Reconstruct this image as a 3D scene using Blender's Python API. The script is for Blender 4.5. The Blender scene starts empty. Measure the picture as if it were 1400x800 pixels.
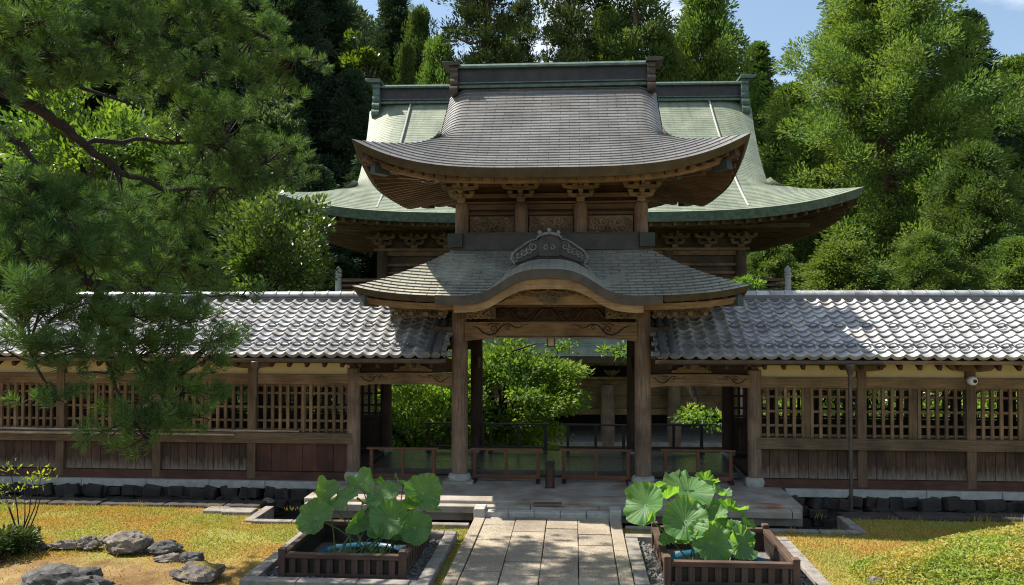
import bpy, math, random
import numpy as np
from mathutils import Vector, Matrix
R = math.radians
random.seed(7)
rng = np.random.default_rng(11)
sc = bpy.context.scene
col = sc.collection

# ------------------------------------------------------------------ camera, sky, sun, exposure
cd = bpy.data.cameras.new('camera'); cam = bpy.data.objects.new('camera', cd); col.objects.link(cam)
cam.location = (.44, -13.85, 3.0)
cam.rotation_euler = (R(91.326), 0, R(4))
cd.sensor_width = 36; cd.lens = 36 * 1080 / 1400; cd.shift_x = -11.5 / 1400
cd.clip_start = .1; cd.clip_end = 2000
sc.camera = cam
SUN = Vector((.70, -.16, -1.0)).normalized()          # the way the sunlight travels
w = bpy.data.worlds.new('World'); sc.world = w; w.use_nodes = True
wn, wl = w.node_tree.nodes, w.node_tree.links
bg = wn['Background']; bg.inputs[1].default_value = .085
sky = wn.new('ShaderNodeTexSky'); sky.sky_type = 'NISHITA'; sky.sun_disc = False
sky.sun_elevation = math.asin(-SUN.z); sky.sun_rotation = math.atan2(-SUN.x, -SUN.y)
sky.air_density = 1.0; sky.dust_density = 1.6; sky.ozone_density = 1.2
# thin white cloud streaks, placed by direction on the sky
tc = wn.new('ShaderNodeTexCoord'); mp = wn.new('ShaderNodeMapping'); mp.inputs['Scale'].default_value = (2.2, 2.2, 6)
nz = wn.new('ShaderNodeTexNoise'); nz.inputs['Scale'].default_value = 2.3; nz.inputs['Detail'].default_value = 7
rp = wn.new('ShaderNodeValToRGB'); rp.color_ramp.elements[0].position = .5; rp.color_ramp.elements[1].position = .78; rp.color_ramp.elements[0].color = (.10, .10, .10, 1)
mx = wn.new('ShaderNodeMixRGB'); mx.inputs[2].default_value = (8, 8.3, 8.6, 1)
wl.new(tc.outputs['Generated'], mp.inputs[0]); wl.new(mp.outputs[0], nz.inputs['Vector']); wl.new(nz.outputs[0], rp.inputs[0])
wl.new(rp.outputs[0], mx.inputs[0]); hs = wn.new('ShaderNodeMixRGB'); hs.blend_type = 'MULTIPLY'; hs.inputs[0].default_value = 1; hs.inputs[2].default_value = (.92, 1.06, 1.08, 1)
wl.new(sky.outputs[0], hs.inputs[1]); wl.new(hs.outputs[0], mx.inputs[1]); wl.new(mx.outputs[0], bg.inputs[0])
sd = bpy.data.lights.new('sun', 'SUN'); sun = bpy.data.objects.new('sun', sd); col.objects.link(sun)
sd.energy = 5.0; sd.angle = R(.55); sd.color = (1, .93, .82)
sun.rotation_euler = SUN.to_track_quat('-Z', 'Y').to_euler()
sc.view_settings.view_transform = 'Standard'; sc.view_settings.look = 'None'
sc.view_settings.exposure = 1.0; sc.view_settings.gamma = 1; sc.view_settings.use_curve_mapping = False
sc.render.engine = 'CYCLES'
sc.cycles.max_bounces = 6; sc.cycles.diffuse_bounces = 3; sc.cycles.glossy_bounces = 2
sc.cycles.transmission_bounces = 3; sc.cycles.transparent_max_bounces = 4
sc.cycles.use_denoising = True; sc.cycles.denoising_prefilter = 'NONE'; sc.cycles.filter_width = 1.1

# the photograph's own pixel grid (1400 x 800): where the sight line through a pixel meets the plane Y = const
CR = cam.rotation_euler.to_matrix()
def at(px, py, Y=None, Z=None):
    d = CR @ Vector(((px - 711.5) / 1080, -(py - 400) / 1080, -1))
    t = (Y - cam.location.y) / d.y if Y is not None else (Z - cam.location.z) / d.z
    return cam.location + d * t

# ------------------------------------------------------------------ object helpers
ORG = {}
def tag(o, label=None, cat=None, group=None, kind=None):
    if label: o['label'] = label
    if cat: o['category'] = cat
    if group: o['group'] = group
    if kind: o['kind'] = kind
    return o
def thing(name, label, cat, loc=(0, 0, 0), group=None):
    o = bpy.data.objects.new(name, None); col.objects.link(o); o.location = loc; o.empty_display_size = .2
    ORG[o.name] = Vector(loc)
    return tag(o, label, cat, group)
def dup(o, loc, rz=None, parent=None, label=None, scale=None):
    c = o.copy(); col.objects.link(c)
    if parent: c.parent = parent
    else:
        c.location = loc
        if rz is not None: c.rotation_euler = (0, 0, rz)
        if scale is not None: c.scale = scale
        if label: c['label'] = label
    for ch in list(o.children): dup(ch, None, parent=c)
    return c
def link_mesh(name, me, mat, parent=None, origin=None):
    o = bpy.data.objects.new(name, me); col.objects.link(o)
    if mat: me.materials.append(mat)
    if parent:
        o.parent = parent; ORG[o.name] = ORG[parent.name].copy()
    else:
        ORG[o.name] = Vector(origin or (0, 0, 0)); o.location = ORG[o.name]
    return o
def sm(t): t = max(0., min(1., t)); return t * t * (3 - 2 * t)
def lerp(a, b, t): return a + (b - a) * t

class MB:
    def __init__(s): s.V = []; s.F = []; s.U = []; s.S = []
    def add(s, V, F, U, smooth=False):
        n = len(s.V); s.V += [tuple(v) for v in V]
        for f, u in zip(F, U):
            s.F.append([n + i for i in f]); s.U += u; s.S.append(smooth)
    def box(s, c, d, M=None):
        hx, hy, hz = d[0] / 2, d[1] / 2, d[2] / 2
        P = [Vector((x * hx, y * hy, z * hz)) for x in (-1, 1) for y in (-1, 1) for z in (-1, 1)]
        F = [(0, 1, 3, 2), (4, 6, 7, 5), (0, 4, 5, 1), (2, 3, 7, 6), (0, 2, 6, 4), (1, 5, 7, 3)]
        o = (random.random() * 9, random.random() * 9); U = []
        order = sorted(range(3), key=lambda i: -d[i])
        for fi, f in enumerate(F):
            ax = [a for a in order if a != (0, 0, 1, 1, 2, 2)[fi]]
            U.append([(P[i][ax[0]] + o[0], P[i][ax[1]] + o[1] + .37 * fi) for i in f])
        c = Vector(c)
        s.add([(M @ p if M else p) + c for p in P], F, U); return s
    def bar(s, a, b, w, h, up=(0, 0, 1)):
        a, b = Vector(a), Vector(b); x = (b - a); L = x.length; x.normalize()
        y = Vector(up).cross(x)
        if y.length < 1e-4: y = Vector((0, 1, 0)).cross(x)
        y.normalize(); z = x.cross(y)
        return s.box((a + b) / 2, (L, w, h), Matrix((x, y, z)).transposed())
    def tube(s, pts, r, n=8, cap=True, smooth=True):
        pts = [Vector(p) for p in pts]; m = len(pts)
        rr = r if isinstance(r, (list, tuple)) else [r] * m
        V, F, U = [], [], []; prev = None; L = 0; o = random.random() * 9
        for i, p in enumerate(pts):
            t = (pts[min(i + 1, m - 1)] - pts[max(i - 1, 0)]).normalized()
            if prev is None:
                prev = t.orthogonal().normalized()
            prev = (prev - t * prev.dot(t)).normalized(); q = t.cross(prev)
            for k in range(n):
                a = 2 * math.pi * k / n
                V.append(p + (prev * math.cos(a) + q * math.sin(a)) * rr[i])
        for i in range(m - 1):
            dl = (pts[i + 1] - pts[i]).length
            for k in range(n):
                k2 = (k + 1) % n
                F.append((i * n + k, i * n + k2, (i + 1) * n + k2, (i + 1) * n + k))
                v0, v1 = 6.28 * rr[i] * k / n + o, 6.28 * rr[i] * (k + 1) / n + o
                U.append([(L, v0), (L, v1), (L + dl, v1), (L + dl, v0)])
            L += dl
        s.add(V, F, U, smooth)
        if cap:
            for i0, rev in ((0, True), ((m - 1) * n, False)):
                f = list(range(n));
                if rev: f.reverse()
                s.add([V[i0 + k] for k in range(n)], [f], [[(V[i0 + k].x, V[i0 + k].z) for k in f]])
        return s
    def prism(s, poly, o, ax, ay, dep, smooth=False):     # polygon in the (ax, ay) plane, thickened along dep
        o, ax, ay, dep = Vector(o), Vector(ax), Vector(ay), Vector(dep)
        A = [o + ax * p[0] + ay * p[1] for p in poly]; B = [a + dep for a in A]; n = len(A)
        F = [list(range(n)), list(range(2 * n - 1, n - 1, -1))]
        U = [[poly[i] for i in F[0]], [poly[i - n] for i in F[1]]]
        d = dep.length; L = 0
        for i in range(n):
            j = (i + 1) % n; l = (A[j] - A[i]).length
            F.append((i, n + i, n + j, j)); U.append([(L, 0), (L, d), (L + l, d), (L + l, 0)]); L += l
        s.add(A + B, F, U); return s
    def grid(s, P, UV=None, smooth=True, closed=False):
        m, n = len(P), len(P[0]); V = [p for row in P for p in row]; F, U = [], []
        for i in range(m - 1):
            for j in range(n - 1 + (1 if closed else 0)):
                j2 = (j + 1) % n
                F.append((i * n + j, i * n + j2, (i + 1) * n + j2, (i + 1) * n + j))
                U.append([UV[i][j], UV[i][j2], UV[i + 1][j2], UV[i + 1][j]] if UV else
                         [(V[k][0], V[k][1]) for k in F[-1]])
        s.add(V, F, U, smooth); return s
    def lathe(s, prof, c, n=16, smooth=True):
        P = [[(c[0] + r * math.cos(6.28318 * k / n), c[1] + r * math.sin(6.28318 * k / n), c[2] + z) for k in range(n)] for r, z in prof]
        UV = [[(z, k * r * 6.28 / n) for k in range(n)] for r, z in prof]
        return s.grid(P, UV, smooth, True)
    def spiral(s, cx, cz, y, Rr, turns, r, sg=1, a0=0, n=5):
        k = int(14 * turns); pts = []
        for i in range(k + 1):
            t = i / k; a = a0 + sg * t * turns * 6.283; q = Rr * (1 - .82 * t)
            pts.append((cx + q * math.cos(a), y, cz + q * math.sin(a)))
        s.tube(pts, [r * (1 - .35 * i / k) for i in range(k + 1)], n)
        return s
    def build(s, name, mat, parent=None, origin=None, sharp=40, bevel=0):
        o = ORG[parent.name] if parent else Vector(origin or (0, 0, 0))
        me = bpy.data.meshes.new(name)
        me.from_pydata([(v[0] - o.x, v[1] - o.y, v[2] - o.z) for v in s.V], [], s.F)
        uv = me.uv_layers.new(name='UVMap'); uv.data.foreach_set('uv', np.array(s.U, dtype=np.float32).ravel())
        me.polygons.foreach_set('use_smooth', s.S)
        if any(s.S): me.set_sharp_from_angle(angle=R(sharp))
        ob = link_mesh(name, me, mat, parent, o)
        if bevel:
            b = ob.modifiers.new('bevel', 'BEVEL'); b.width = bevel; b.segments = 2; b.limit_method = 'ANGLE'; b.angle_limit = R(40)
        return ob

def np_mesh(name, V, F):
    V = np.ascontiguousarray(V, dtype=np.float32); F = np.ascontiguousarray(F, dtype=np.int32)
    me = bpy.data.meshes.new(name); k = F.shape[1]
    me.vertices.add(len(V)); me.vertices.foreach_set('co', V.ravel())
    me.loops.add(F.size); me.loops.foreach_set('vertex_index', F.ravel())
    me.polygons.add(len(F)); me.polygons.foreach_set('loop_start', np.arange(0, F.size, k, dtype=np.int32))
    me.update(calc_edges=True); me.validate()
    return me
def unit(a): return a / np.maximum(np.linalg.norm(a, axis=1, keepdims=True), 1e-6)
def rdir(n): return unit(rng.normal(size=(n, 3)))
def leaves(P, D, L, W, fold=.0):           # one rhombic leaf per row
    n = len(P); D = unit(D); S = unit(np.cross(D, rdir(n))); Nn = np.cross(D, S)
    L = np.broadcast_to(np.asarray(L, float), (n,))[:, None]; W = np.broadcast_to(np.asarray(W, float), (n,))[:, None]
    m = P + D * L * .5 + Nn * W * fold
    V = np.stack([P, m + S * W * .5, P + D * L, m - S * W * .5], 1).reshape(-1, 3)
    return V, np.arange(4 * n).reshape(-1, 4)

# ------------------------------------------------------------------ materials
def base_mat(name, rough=.8, metal=0, spec=.5):
    m = bpy.data.materials.new(name); m.use_nodes = True
    n, l = m.node_tree.nodes, m.node_tree.links; b = n['Principled BSDF']
    b.inputs['Roughness'].default_value = rough; b.inputs['Metallic'].default_value = metal
    b.inputs['Specular IOR Level'].default_value = spec
    return m, n, l, b
def c4(c): return (c[0], c[1], c[2], 1)
def ramp(n, a, b, p0=.3, p1=.7):
    r = n.new('ShaderNodeValToRGB'); e = r.color_ramp.elements
    e[0].position, e[1].position = p0, p1; e[0].color, e[1].color = c4(a), c4(b); return r
def noise(n, l, vec, scale, detail=5, sc3=None, rough=.6):
    t = n.new('ShaderNodeTexNoise'); t.inputs['Scale'].default_value = scale; t.inputs['Detail'].default_value = detail
    t.inputs['Roughness'].default_value = rough
    if sc3:
        mp = n.new('ShaderNodeMapping'); mp.inputs['Scale'].default_value = sc3; l.new(vec, mp.inputs[0]); vec = mp.outputs[0]
    l.new(vec, t.inputs['Vector']); return t
def mixc(n, l, fac, a, b, mode='MIX'):
    m = n.new('ShaderNodeMixRGB'); m.blend_type = mode
    for i, v in ((0, fac), (1, a), (2, b)):
        if hasattr(v, 'is_linked'): l.new(v, m.inputs[i])
        elif isinstance(v, (int, float)): m.inputs[i].default_value = v
        else: m.inputs[i].default_value = c4(v)
    return m.outputs[0]
def bump(n, l, b, h, st=.3, dist=.02):
    q = n.new('ShaderNodeBump'); q.inputs['Strength'].default_value = st; q.inputs['Distance'].default_value = dist
    l.new(h, q.inputs['Height']); l.new(q.outputs[0], b.inputs['Normal'])
def wood(name, a, b_, rough=.75, bleach=None, grain=16):
    m, n, l, b = base_mat(name, rough, 0, .35)
    tc = n.new('ShaderNodeTexCoord')
    g = noise(n, l, tc.outputs['UV'], 2.2, 7, (1, grain, 1), .65)
    c = ramp(n, b_, a, .3, .68); l.new(g.outputs[0], c.inputs[0])
    s = noise(n, l, tc.outputs['Object'], 1.7, 5)
    st = ramp(n, (.45, .42, .4), (1.15, 1.12, 1.1), .3, .7); l.new(s.outputs[0], st.inputs[0])
    out = mixc(n, l, 1, c.outputs[0], st.outputs[0], 'MULTIPLY')
    ge = n.new('ShaderNodeNewGeometry'); ri = ramp(n, (.70, .69, .68), (1.18, 1.15, 1.12), 0, 1); l.new(ge.outputs['Random Per Island'], ri.inputs[0])
    out = mixc(n, l, 1, out, ri.outputs[0], 'MULTIPLY')
    if bleach:      # old boards washed pale towards their wet foot, with a ragged edge
        sp = n.new('ShaderNodeSeparateXYZ'); l.new(tc.outputs['Object'], sp.inputs[0])
        k = noise(n, l, tc.outputs['Object'], 3.5, 6, (6, 6, 1.2))
        ma = n.new('ShaderNodeMath'); ma.operation = 'MULTIPLY_ADD'; l.new(k.outputs[0], ma.inputs[0]); ma.inputs[1].default_value = .55; l.new(sp.outputs[2], ma.inputs[2])
        mr = n.new('ShaderNodeMapRange'); mr.inputs[1].default_value = .62; mr.inputs[2].default_value = .36; l.new(ma.outputs[0], mr.inputs[0])
        out = mixc(n, l, mr.outputs[0], out, bleach)
    l.new(out, b.inputs['Base Color']); bump(n, l, b, g.outputs[0], .5, .01)
    return m
def plain(name, a, b_=None, rough=.6, metal=0, scale=6, st=.15, spec=.5, dist=.01):
    m, n, l, b = base_mat(name, rough, metal, spec); tc = n.new('ShaderNodeTexCoord')
    b_ = b_ or tuple(x * .75 for x in a)
    t = noise(n, l, tc.outputs['Object'], scale, 7); c = ramp(n, b_, a); l.new(t.outputs[0], c.inputs[0])
    l.new(c.outputs[0], b.inputs['Base Color']); bump(n, l, b, t.outputs[0], st, dist)
    return m
def plates(name, a, b_, joint, rough=.5, metal=.3, patch=None, msize=.03, spec=.5, streak=.5):   # sheet metal plates laid in courses (UV: plate, course)
    m, n, l, b = base_mat(name, rough, metal, spec); tc = n.new('ShaderNodeTexCoord')
    br = n.new('ShaderNodeTexBrick'); br.inputs['Scale'].default_value = 1; br.inputs['Mortar Size'].default_value = msize
    br.inputs['Brick Width'].default_value = 1; br.inputs['Row Height'].default_value = 1; br.inputs['Mortar Smooth'].default_value = .2
    br.inputs['Color1'].default_value = c4(a); br.inputs['Color2'].default_value = c4(b_); br.inputs['Mortar'].default_value = c4(joint)
    l.new(tc.outputs['UV'], br.inputs['Vector'])
    t = noise(n, l, tc.outputs['Object'], 1.3, 6); st = ramp(n, (.72, .72, .72), (1.12, 1.12, 1.12), .3, .7); l.new(t.outputs[0], st.inputs[0])
    out = mixc(n, l, 1, br.outputs[0], st.outputs[0], 'MULTIPLY')
    if patch:
        t2 = noise(n, l, tc.outputs['Object'], .9, 8); mr = n.new('ShaderNodeMapRange'); mr.inputs[1].default_value = .52; mr.inputs[2].default_value = .7
        mr.inputs[4].default_value = .7
        l.new(t2.outputs[0], mr.inputs[0]); out = mixc(n, l, mr.outputs[0], out, patch)
    if streak:                                          # run-off streaks down the slope
        t5 = noise(n, l, tc.outputs['UV'], 2.2, 6, (1, .05, 1)); s5 = ramp(n, (.72, .76, .74), (1.1, 1.08, 1.04), .3, .65); l.new(t5.outputs[0], s5.inputs[0])
        out = mixc(n, l, streak, out, mixc(n, l, 1, out, s5.outputs[0], 'MULTIPLY'))
    l.new(out, b.inputs['Base Color'])
    t3 = noise(n, l, tc.outputs['UV'], 2, 4); bump(n, l, b, t3.outputs[0], .12, .02)
    return m
def leafmat(name, a, b_, c=None, trans=.35, rough=.55, big=.5, spec=.35):
    m, n, l, b = base_mat(name, rough, 0, spec); tc = n.new('ShaderNodeTexCoord'); ge = n.new('ShaderNodeNewGeometry')
    out = mixc(n, l, ge.outputs['Random Per Island'], a, b_)
    if c:
        oi = n.new('ShaderNodeTexCoord')
        t = noise(n, l, oi.outputs['Object'], big, 3); mr = n.new('ShaderNodeMapRange'); mr.inputs[1].default_value = .42; mr.inputs[2].default_value = .62
        l.new(t.outputs[0], mr.inputs[0]); out = mixc(n, l, mr.outputs[0], out, c)
    inf = n.new('ShaderNodeObjectInfo'); hv = n.new('ShaderNodeHueSaturation')
    mr2 = n.new('ShaderNodeMapRange'); mr2.inputs[3].default_value = .8; mr2.inputs[4].default_value = 1.2; l.new(inf.outputs['Random'], mr2.inputs[0])
    l.new(mr2.outputs[0], hv.inputs['Value']); l.new(out, hv.inputs['Color'])
    l.new(hv.outputs[0], b.inputs['Base Color'])
    tr = n.new('ShaderNodeBsdfTranslucent')
    br = mixc(n, l, 1, hv.outputs[0], (1.5, 1.6, .7), 'MULTIPLY'); l.new(br, tr.inputs[0])
    ms = n.new('ShaderNodeMixShader'); ms.inputs[0].default_value = trans
    l.new(b.outputs[0], ms.inputs[1]); l.new(tr.outputs[0], ms.inputs[2]); l.new(ms.outputs[0], n['Material Output'].inputs[0])
    return m

M = {}
M['wood_warm'] = wood('wood_warm', (.30, .205, .11), (.115, .07, .038))
M['barge'] = wood('barge', (.42, .29, .15), (.22, .14, .07))
M['wood_grey'] = wood('wood_grey', (.30, .22, .16), (.11, .075, .052))
M['wood_mid'] = wood('wood_mid', (.145, .095, .06), (.055, .036, .023))
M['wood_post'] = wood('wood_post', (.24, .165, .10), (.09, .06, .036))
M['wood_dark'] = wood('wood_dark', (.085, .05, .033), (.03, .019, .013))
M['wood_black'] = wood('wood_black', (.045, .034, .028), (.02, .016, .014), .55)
M['planks'] = wood('planks', (.12, .068, .042), (.04, .024, .017), .8, bleach=(.22, .185, .15))
M['planks_red'] = wood('planks_red', (.13, .055, .035), (.06, .028, .02), .7)
M['barrier'] = wood('barrier', (.24, .10, .05), (.12, .05, .028), .55)
M['carve'] = wood('carve', (.29, .23, .165), (.12, .09, .062), .8)
M['groove'] = wood('groove', (.05, .03, .018), (.025, .015, .01), .9)
M['planter'] = wood('planter', (.15, .095, .07), (.055, .035, .026), .75)
M['floor'] = wood('floor', (.17, .15, .125), (.10, .088, .075), .22)
M['floor'].node_tree.nodes['Principled BSDF'].inputs['Coat Weight'].default_value = .6
M['floor'].node_tree.nodes['Principled BSDF'].inputs['Coat Roughness'].default_value = .25
M['plaster'] = plain('plaster', (.62, .52, .29), (.52, .43, .24), .9, 0, 4, .1)
M['copper_plates'] = plates('copper_plates', (.235, .225, .215), (.185, .177, .168), (.085, .08, .075), .40, .3, None, .016)
M['copper_pale'] = plates('copper_pale', (.50, .46, .36), (.41, .385, .31), (.07, .08, .08), .42, .25, (.36, .38, .33))
M['copper_green'] = plates('copper_green', (.225, .26, .19), (.195, .23, .17), (.17, .20, .15), .6, .1, (.25, .255, .175), .05, .5, 1.0)
M['verdigris'] = plain('verdigris', (.11, .175, .135), (.045, .065, .055), .5, .3, 7)
M['patina_dark'] = plain('patina_dark', (.028, .042, .034), (.012, .018, .015), .6, .1, 7)
M['bronze'] = plain('bronze', (.085, .07, .052), (.04, .035, .03), .45, .5, 5)
M['bronze_black'] = plain('bronze_black', (.05, .045, .042), (.025, .025, .025), .45, .4, 5)
M['crest'] = plain('crest', (.19, .20, .19), (.08, .088, .088), .4, .3, 9)
def tilemat():
    m, n, l, b = base_mat('tile', .40, .2, .6); ge = n.new('ShaderNodeNewGeometry'); tc = n.new('ShaderNodeTexCoord')
    mp = n.new('ShaderNodeMapping'); mp.inputs['Scale'].default_value = (1 / .2235, 1 / .1417, 0); mp.inputs['Location'].default_value = (0, .62 / .1417, 0)
    l.new(ge.outputs['Position'], mp.inputs[0]); vf = n.new('ShaderNodeVectorMath'); vf.operation = 'FLOOR'; l.new(mp.outputs[0], vf.inputs[0])
    wn_ = n.new('ShaderNodeTexWhiteNoise'); l.new(vf.outputs[0], wn_.inputs['Vector']); tone = ramp(n, (.33, .335, .345), (.54, .535, .53), 0, 1); l.new(wn_.outputs['Value'], tone.inputs[0])
    t = noise(n, l, tc.outputs['Object'], 5, 7); st = ramp(n, (.62, .60, .58), (1.06, 1.06, 1.06), .32, .6); l.new(t.outputs[0], st.inputs[0])
    o = mixc(n, l, 1, tone.outputs[0], st.outputs[0], 'MULTIPLY')
    k = noise(n, l, tc.outputs['Object'], 2.2, 8); mr = n.new('ShaderNodeMapRange'); mr.inputs[1].default_value = .58; mr.inputs[2].default_value = .72; mr.inputs[4].default_value = .55; l.new(k.outputs[0], mr.inputs[0])
    o = mixc(n, l, mr.outputs[0], o, (.40, .33, .27)); l.new(o, b.inputs['Base Color']); bump(n, l, b, t.outputs[0], .15, .01); return m
M['tile'] = tilemat()
M['tile_dark'] = plain('tile_dark', (.17, .175, .185), (.085, .09, .1), .4, .1, 6)
M['stone_pale'] = plain('stone_pale', (.42, .42, .38), (.26, .26, .24), .85, 0, 9, .35)
M['stone_dark'] = plain('stone_dark', (.06, .047, .037), (.016, .014, .012), .9, 0, 5, .8, dist=.03)
M['stone_plat'] = plain('stone_plat', (.36, .33, .28), (.2, .165, .13), .85, 0, 3.5, .4)
M['kerb'] = plain('kerb', (.29, .26, .225), (.12, .11, .10), .9, 0, 7, .5)
M['gravel'] = plain('gravel', (.22, .21, .2), (.07, .07, .07), .8, 0, 26, .9, dist=.03)
M['black_metal'] = plain('black_metal', (.03, .03, .03), (.018, .018, .018), .4, .6)
M['lamp_paper'] = plain('lamp_paper', (.55, .5, .36), None, .7)
M['white_plastic'] = plain('white_plastic', (.75, .74, .7), (.65, .64, .6), .4)
M['pipe'] = plain('pipe', (.11, .095, .08), (.06, .05, .045), .45, .5, 8)
M['bark'] = plain('bark', (.04, .029, .023), (.012, .009, .008), .95, 0, 9, .9, dist=.05)
M['bark_red'] = plain('bark_red', (.22, .13, .08), (.08, .05, .035), .95, 0, 6, .8, dist=.05)
M['pole'] = wood('pole', (.5, .42, .3), (.28, .22, .15), .7)
# ------------------------------------------------------------------ the ground
def hillz(x, y):
    b = -2.3
    if y > 36:
        s = y - 36
        b += s * (.20 + .12 * sm((abs(x + 5) - 8) / 40) + .22 * sm((-x - 14) / 30)) * (1 - .25 * sm((s - 60) / 100))
        b += 1.2 * math.sin(x * .11 + 1) * sm(s / 20) * math.sin(y * .07)
        if s > 140: b = b - (s - 140) * .45
    if x < -24: b += sm((-x - 24) / 50) * 16 * sm((y + 4) / 10)
    return b
def gz(x, y):
    if -1.91 < y < -.2 and 1.15 < abs(x) < 4.54: return -.62
    if y < -1.22: return -.25 + .025 * math.sin(x * 1.3 + y) * math.cos(y * 1.7 - x * .4) if y > -12 else -.25
    if y < -1.12: return -.25
    if y < -.2: return -.62 if y > -1.11 else -.25
    if y < 3.0: return -.62
    if y < 5.2: return lerp(-.62, -2.3, (y - 3.0) / 2.2)
    return hillz(x, y)
def gm():
    m, n, l, b = base_mat('ground_moss', .95, 0, .1); tc = n.new('ShaderNodeTexCoord')
    t = noise(n, l, tc.outputs['Object'], .9, 6); c = ramp(n, (.26, .15, .05), (.24, .23, .065), .40, .58); l.new(t.outputs[0], c.inputs[0])
    f = noise(n, l, tc.outputs['Object'], 38, 4); c2 = ramp(n, (.5, .45, .4), (1.3, 1.3, 1.2), .3, .7); l.new(f.outputs[0], c2.inputs[0])
    o = mixc(n, l, 1, c.outputs[0], c2.outputs[0], 'MULTIPLY')
    sp = n.new('ShaderNodeSeparateXYZ'); l.new(tc.outputs['Object'], sp.inputs[0])
    # bare brown earth at the front left, among the rocks; dark leaf litter beyond the corridor
    q = noise(n, l, tc.outputs['Object'], 1.8, 7); ma = n.new('ShaderNodeMath'); ma.operation = 'MULTIPLY_ADD'
    l.new(q.outputs[0], ma.inputs[0]); ma.inputs[1].default_value = 2.2; l.new(sp.outputs[1], ma.inputs[2])
    mr = n.new('ShaderNodeMapRange'); mr.inputs[1].default_value = -2.55; mr.inputs[2].default_value = -3.1; l.new(ma.outputs[0], mr.inputs[0])
    mx_ = n.new('ShaderNodeMapRange'); mx_.inputs[1].default_value = -3.3; mx_.inputs[2].default_value = -4.4; l.new(sp.outputs[0], mx_.inputs[0])
    mm = n.new('ShaderNodeMath'); mm.operation = 'MULTIPLY'; l.new(mr.outputs[0], mm.inputs[0]); l.new(mx_.outputs[0], mm.inputs[1])
    er = ramp(n, (.13, .075, .035), (.30, .20, .10), .35, .65); l.new(q.outputs[0], er.inputs[0])
    o = mixc(n, l, mm.outputs[0], o, er.outputs[0])
    mb = n.new('ShaderNodeMapRange'); mb.inputs[1].default_value = 2.5; mb.inputs[2].default_value = 3.5; l.new(sp.outputs[1], mb.inputs[0])
    gr = ramp(n, (.05, .045, .02), (.10, .12, .03), .4, .6); l.new(t.outputs[0], gr.inputs[0])
    o = mixc(n, l, mb.outputs[0], o, gr.outputs[0])
    mh = n.new('ShaderNodeMapRange'); mh.inputs[1].default_value = 30; mh.inputs[2].default_value = 38; l.new(sp.outputs[1], mh.inputs[0])
    o = mixc(n, l, mh.outputs[0], o, (.028, .034, .014))
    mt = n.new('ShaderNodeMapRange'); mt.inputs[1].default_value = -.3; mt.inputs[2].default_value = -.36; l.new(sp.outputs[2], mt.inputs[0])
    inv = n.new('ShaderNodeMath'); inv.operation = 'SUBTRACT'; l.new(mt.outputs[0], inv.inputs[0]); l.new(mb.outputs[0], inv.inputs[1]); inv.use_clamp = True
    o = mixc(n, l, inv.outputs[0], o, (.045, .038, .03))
    l.new(o, b.inputs['Base Color']); bump(n, l, b, f.outputs[0], .7, .03); return m
M['ground'] = gm()
ys = [-60.0, -40, -25, -18] + [-14 + .35 * i for i in range(36)] + [-1.3, -1.22, -1.12, -1.1, -.6, -.2, 0, 1, 2.2, 3, 3.6, 4.4, 5.2] + list(np.arange(6, 36, 2.5)) + list(np.arange(36, 120, 4)) + [130, 145, 160, 180, 200, 225, 256, 300, 400, 600, 900]
ys = sorted(set([round(float(y), 3) for y in ys if not (-1.3 < y < -1.22 or -1.99 < y < -1.8)] + [-1.95, -1.92, -1.90]))
xs = sorted([-900, -500, -300, -200, -150, -110, -90, -70, -60, -50, -42] + list(np.arange(-36, -12, 3)) + [x for x in np.arange(-12, 12.1, .4) if not 4.3 < abs(x) < 4.7 and not 1.1 < abs(x) < 1.25] + [-4.56, -4.53, 4.53, 4.56, -1.16, -1.14, 1.14, 1.16] + list(np.arange(14, 40, 3)) + [44, 52, 60, 70, 90, 110, 150, 200, 300, 500, 900])
g = MB(); g.grid([[(x, y, gz(x, y)) for x in xs] for y in ys])
tag(g.build('ground', M['ground'], sharp=60), kind='structure')

# stone kerb under the corridors, rough dark stones of the ditch wall below it, and the lawn's own edge stones
for sx, (x0, x1) in (('left', (-18, -3.93)), ('right', (3.97, 17))):
    k = MB(); x = x0; i = 0
    while x < x1 - .05:
        L = min(random.uniform(1.0, 1.25), x1 - x); k.box((x + L / 2, .08, -.075), (L - .008, .5, .13)); x += L
    tag(k.build('kerb', M['stone_pale'], bevel=.008), kind='structure')
    d = MB(); x = x0
    while x < x1:
        L = random.uniform(.10, .3)
        for zz in (-.22, -.40, -.56): d.box((x + L / 2 + random.uniform(-.06, .06), -.03 + random.uniform(-.07, .06), zz + random.uniform(-.03, .03)), (L * 1.1, .4, random.uniform(.14, .22)), Matrix.Rotation(random.uniform(-.25, .25), 3, 'Y') @ Matrix.Rotation(random.uniform(-.35, .35), 3, 'Z'))
        x += L
    tag(d.build('ditch_wall', M['stone_dark'], bevel=.015), kind='structure')
e = MB(); e2 = MB()
for x0, x1 in ((-18, -4.75), (4.6, 17)):
    x = x0
    while x < x1:
        L = min(random.uniform(.7, 1.3), x1 - x + .01); e2.box((x + L / 2, -.97 + random.uniform(-.02, .02), -.42 + random.uniform(-.012, .012)), (L - .012, .38, .44)); x += L
for sx in (-1, 1):                                     # the ditch turns round the platform: low edge stones on three sides
    e.box((sx * 4.6, -1.5, -.37), (.15, .9, .30)); 
    x = 1.16
    while x < 4.5:
        L = min(random.uniform(.6, 1.1), 4.55 - x); e.box((sx * (x + L / 2), -1.98, -.35), (L - .012, .13, .30)); x += L
tag(e.build('ditch_edge', M['kerb'], bevel=.012), kind='structure')
tag(e2.build('ditch_edge', M['stone_dark'], bevel=.03), kind='structure')
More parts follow.
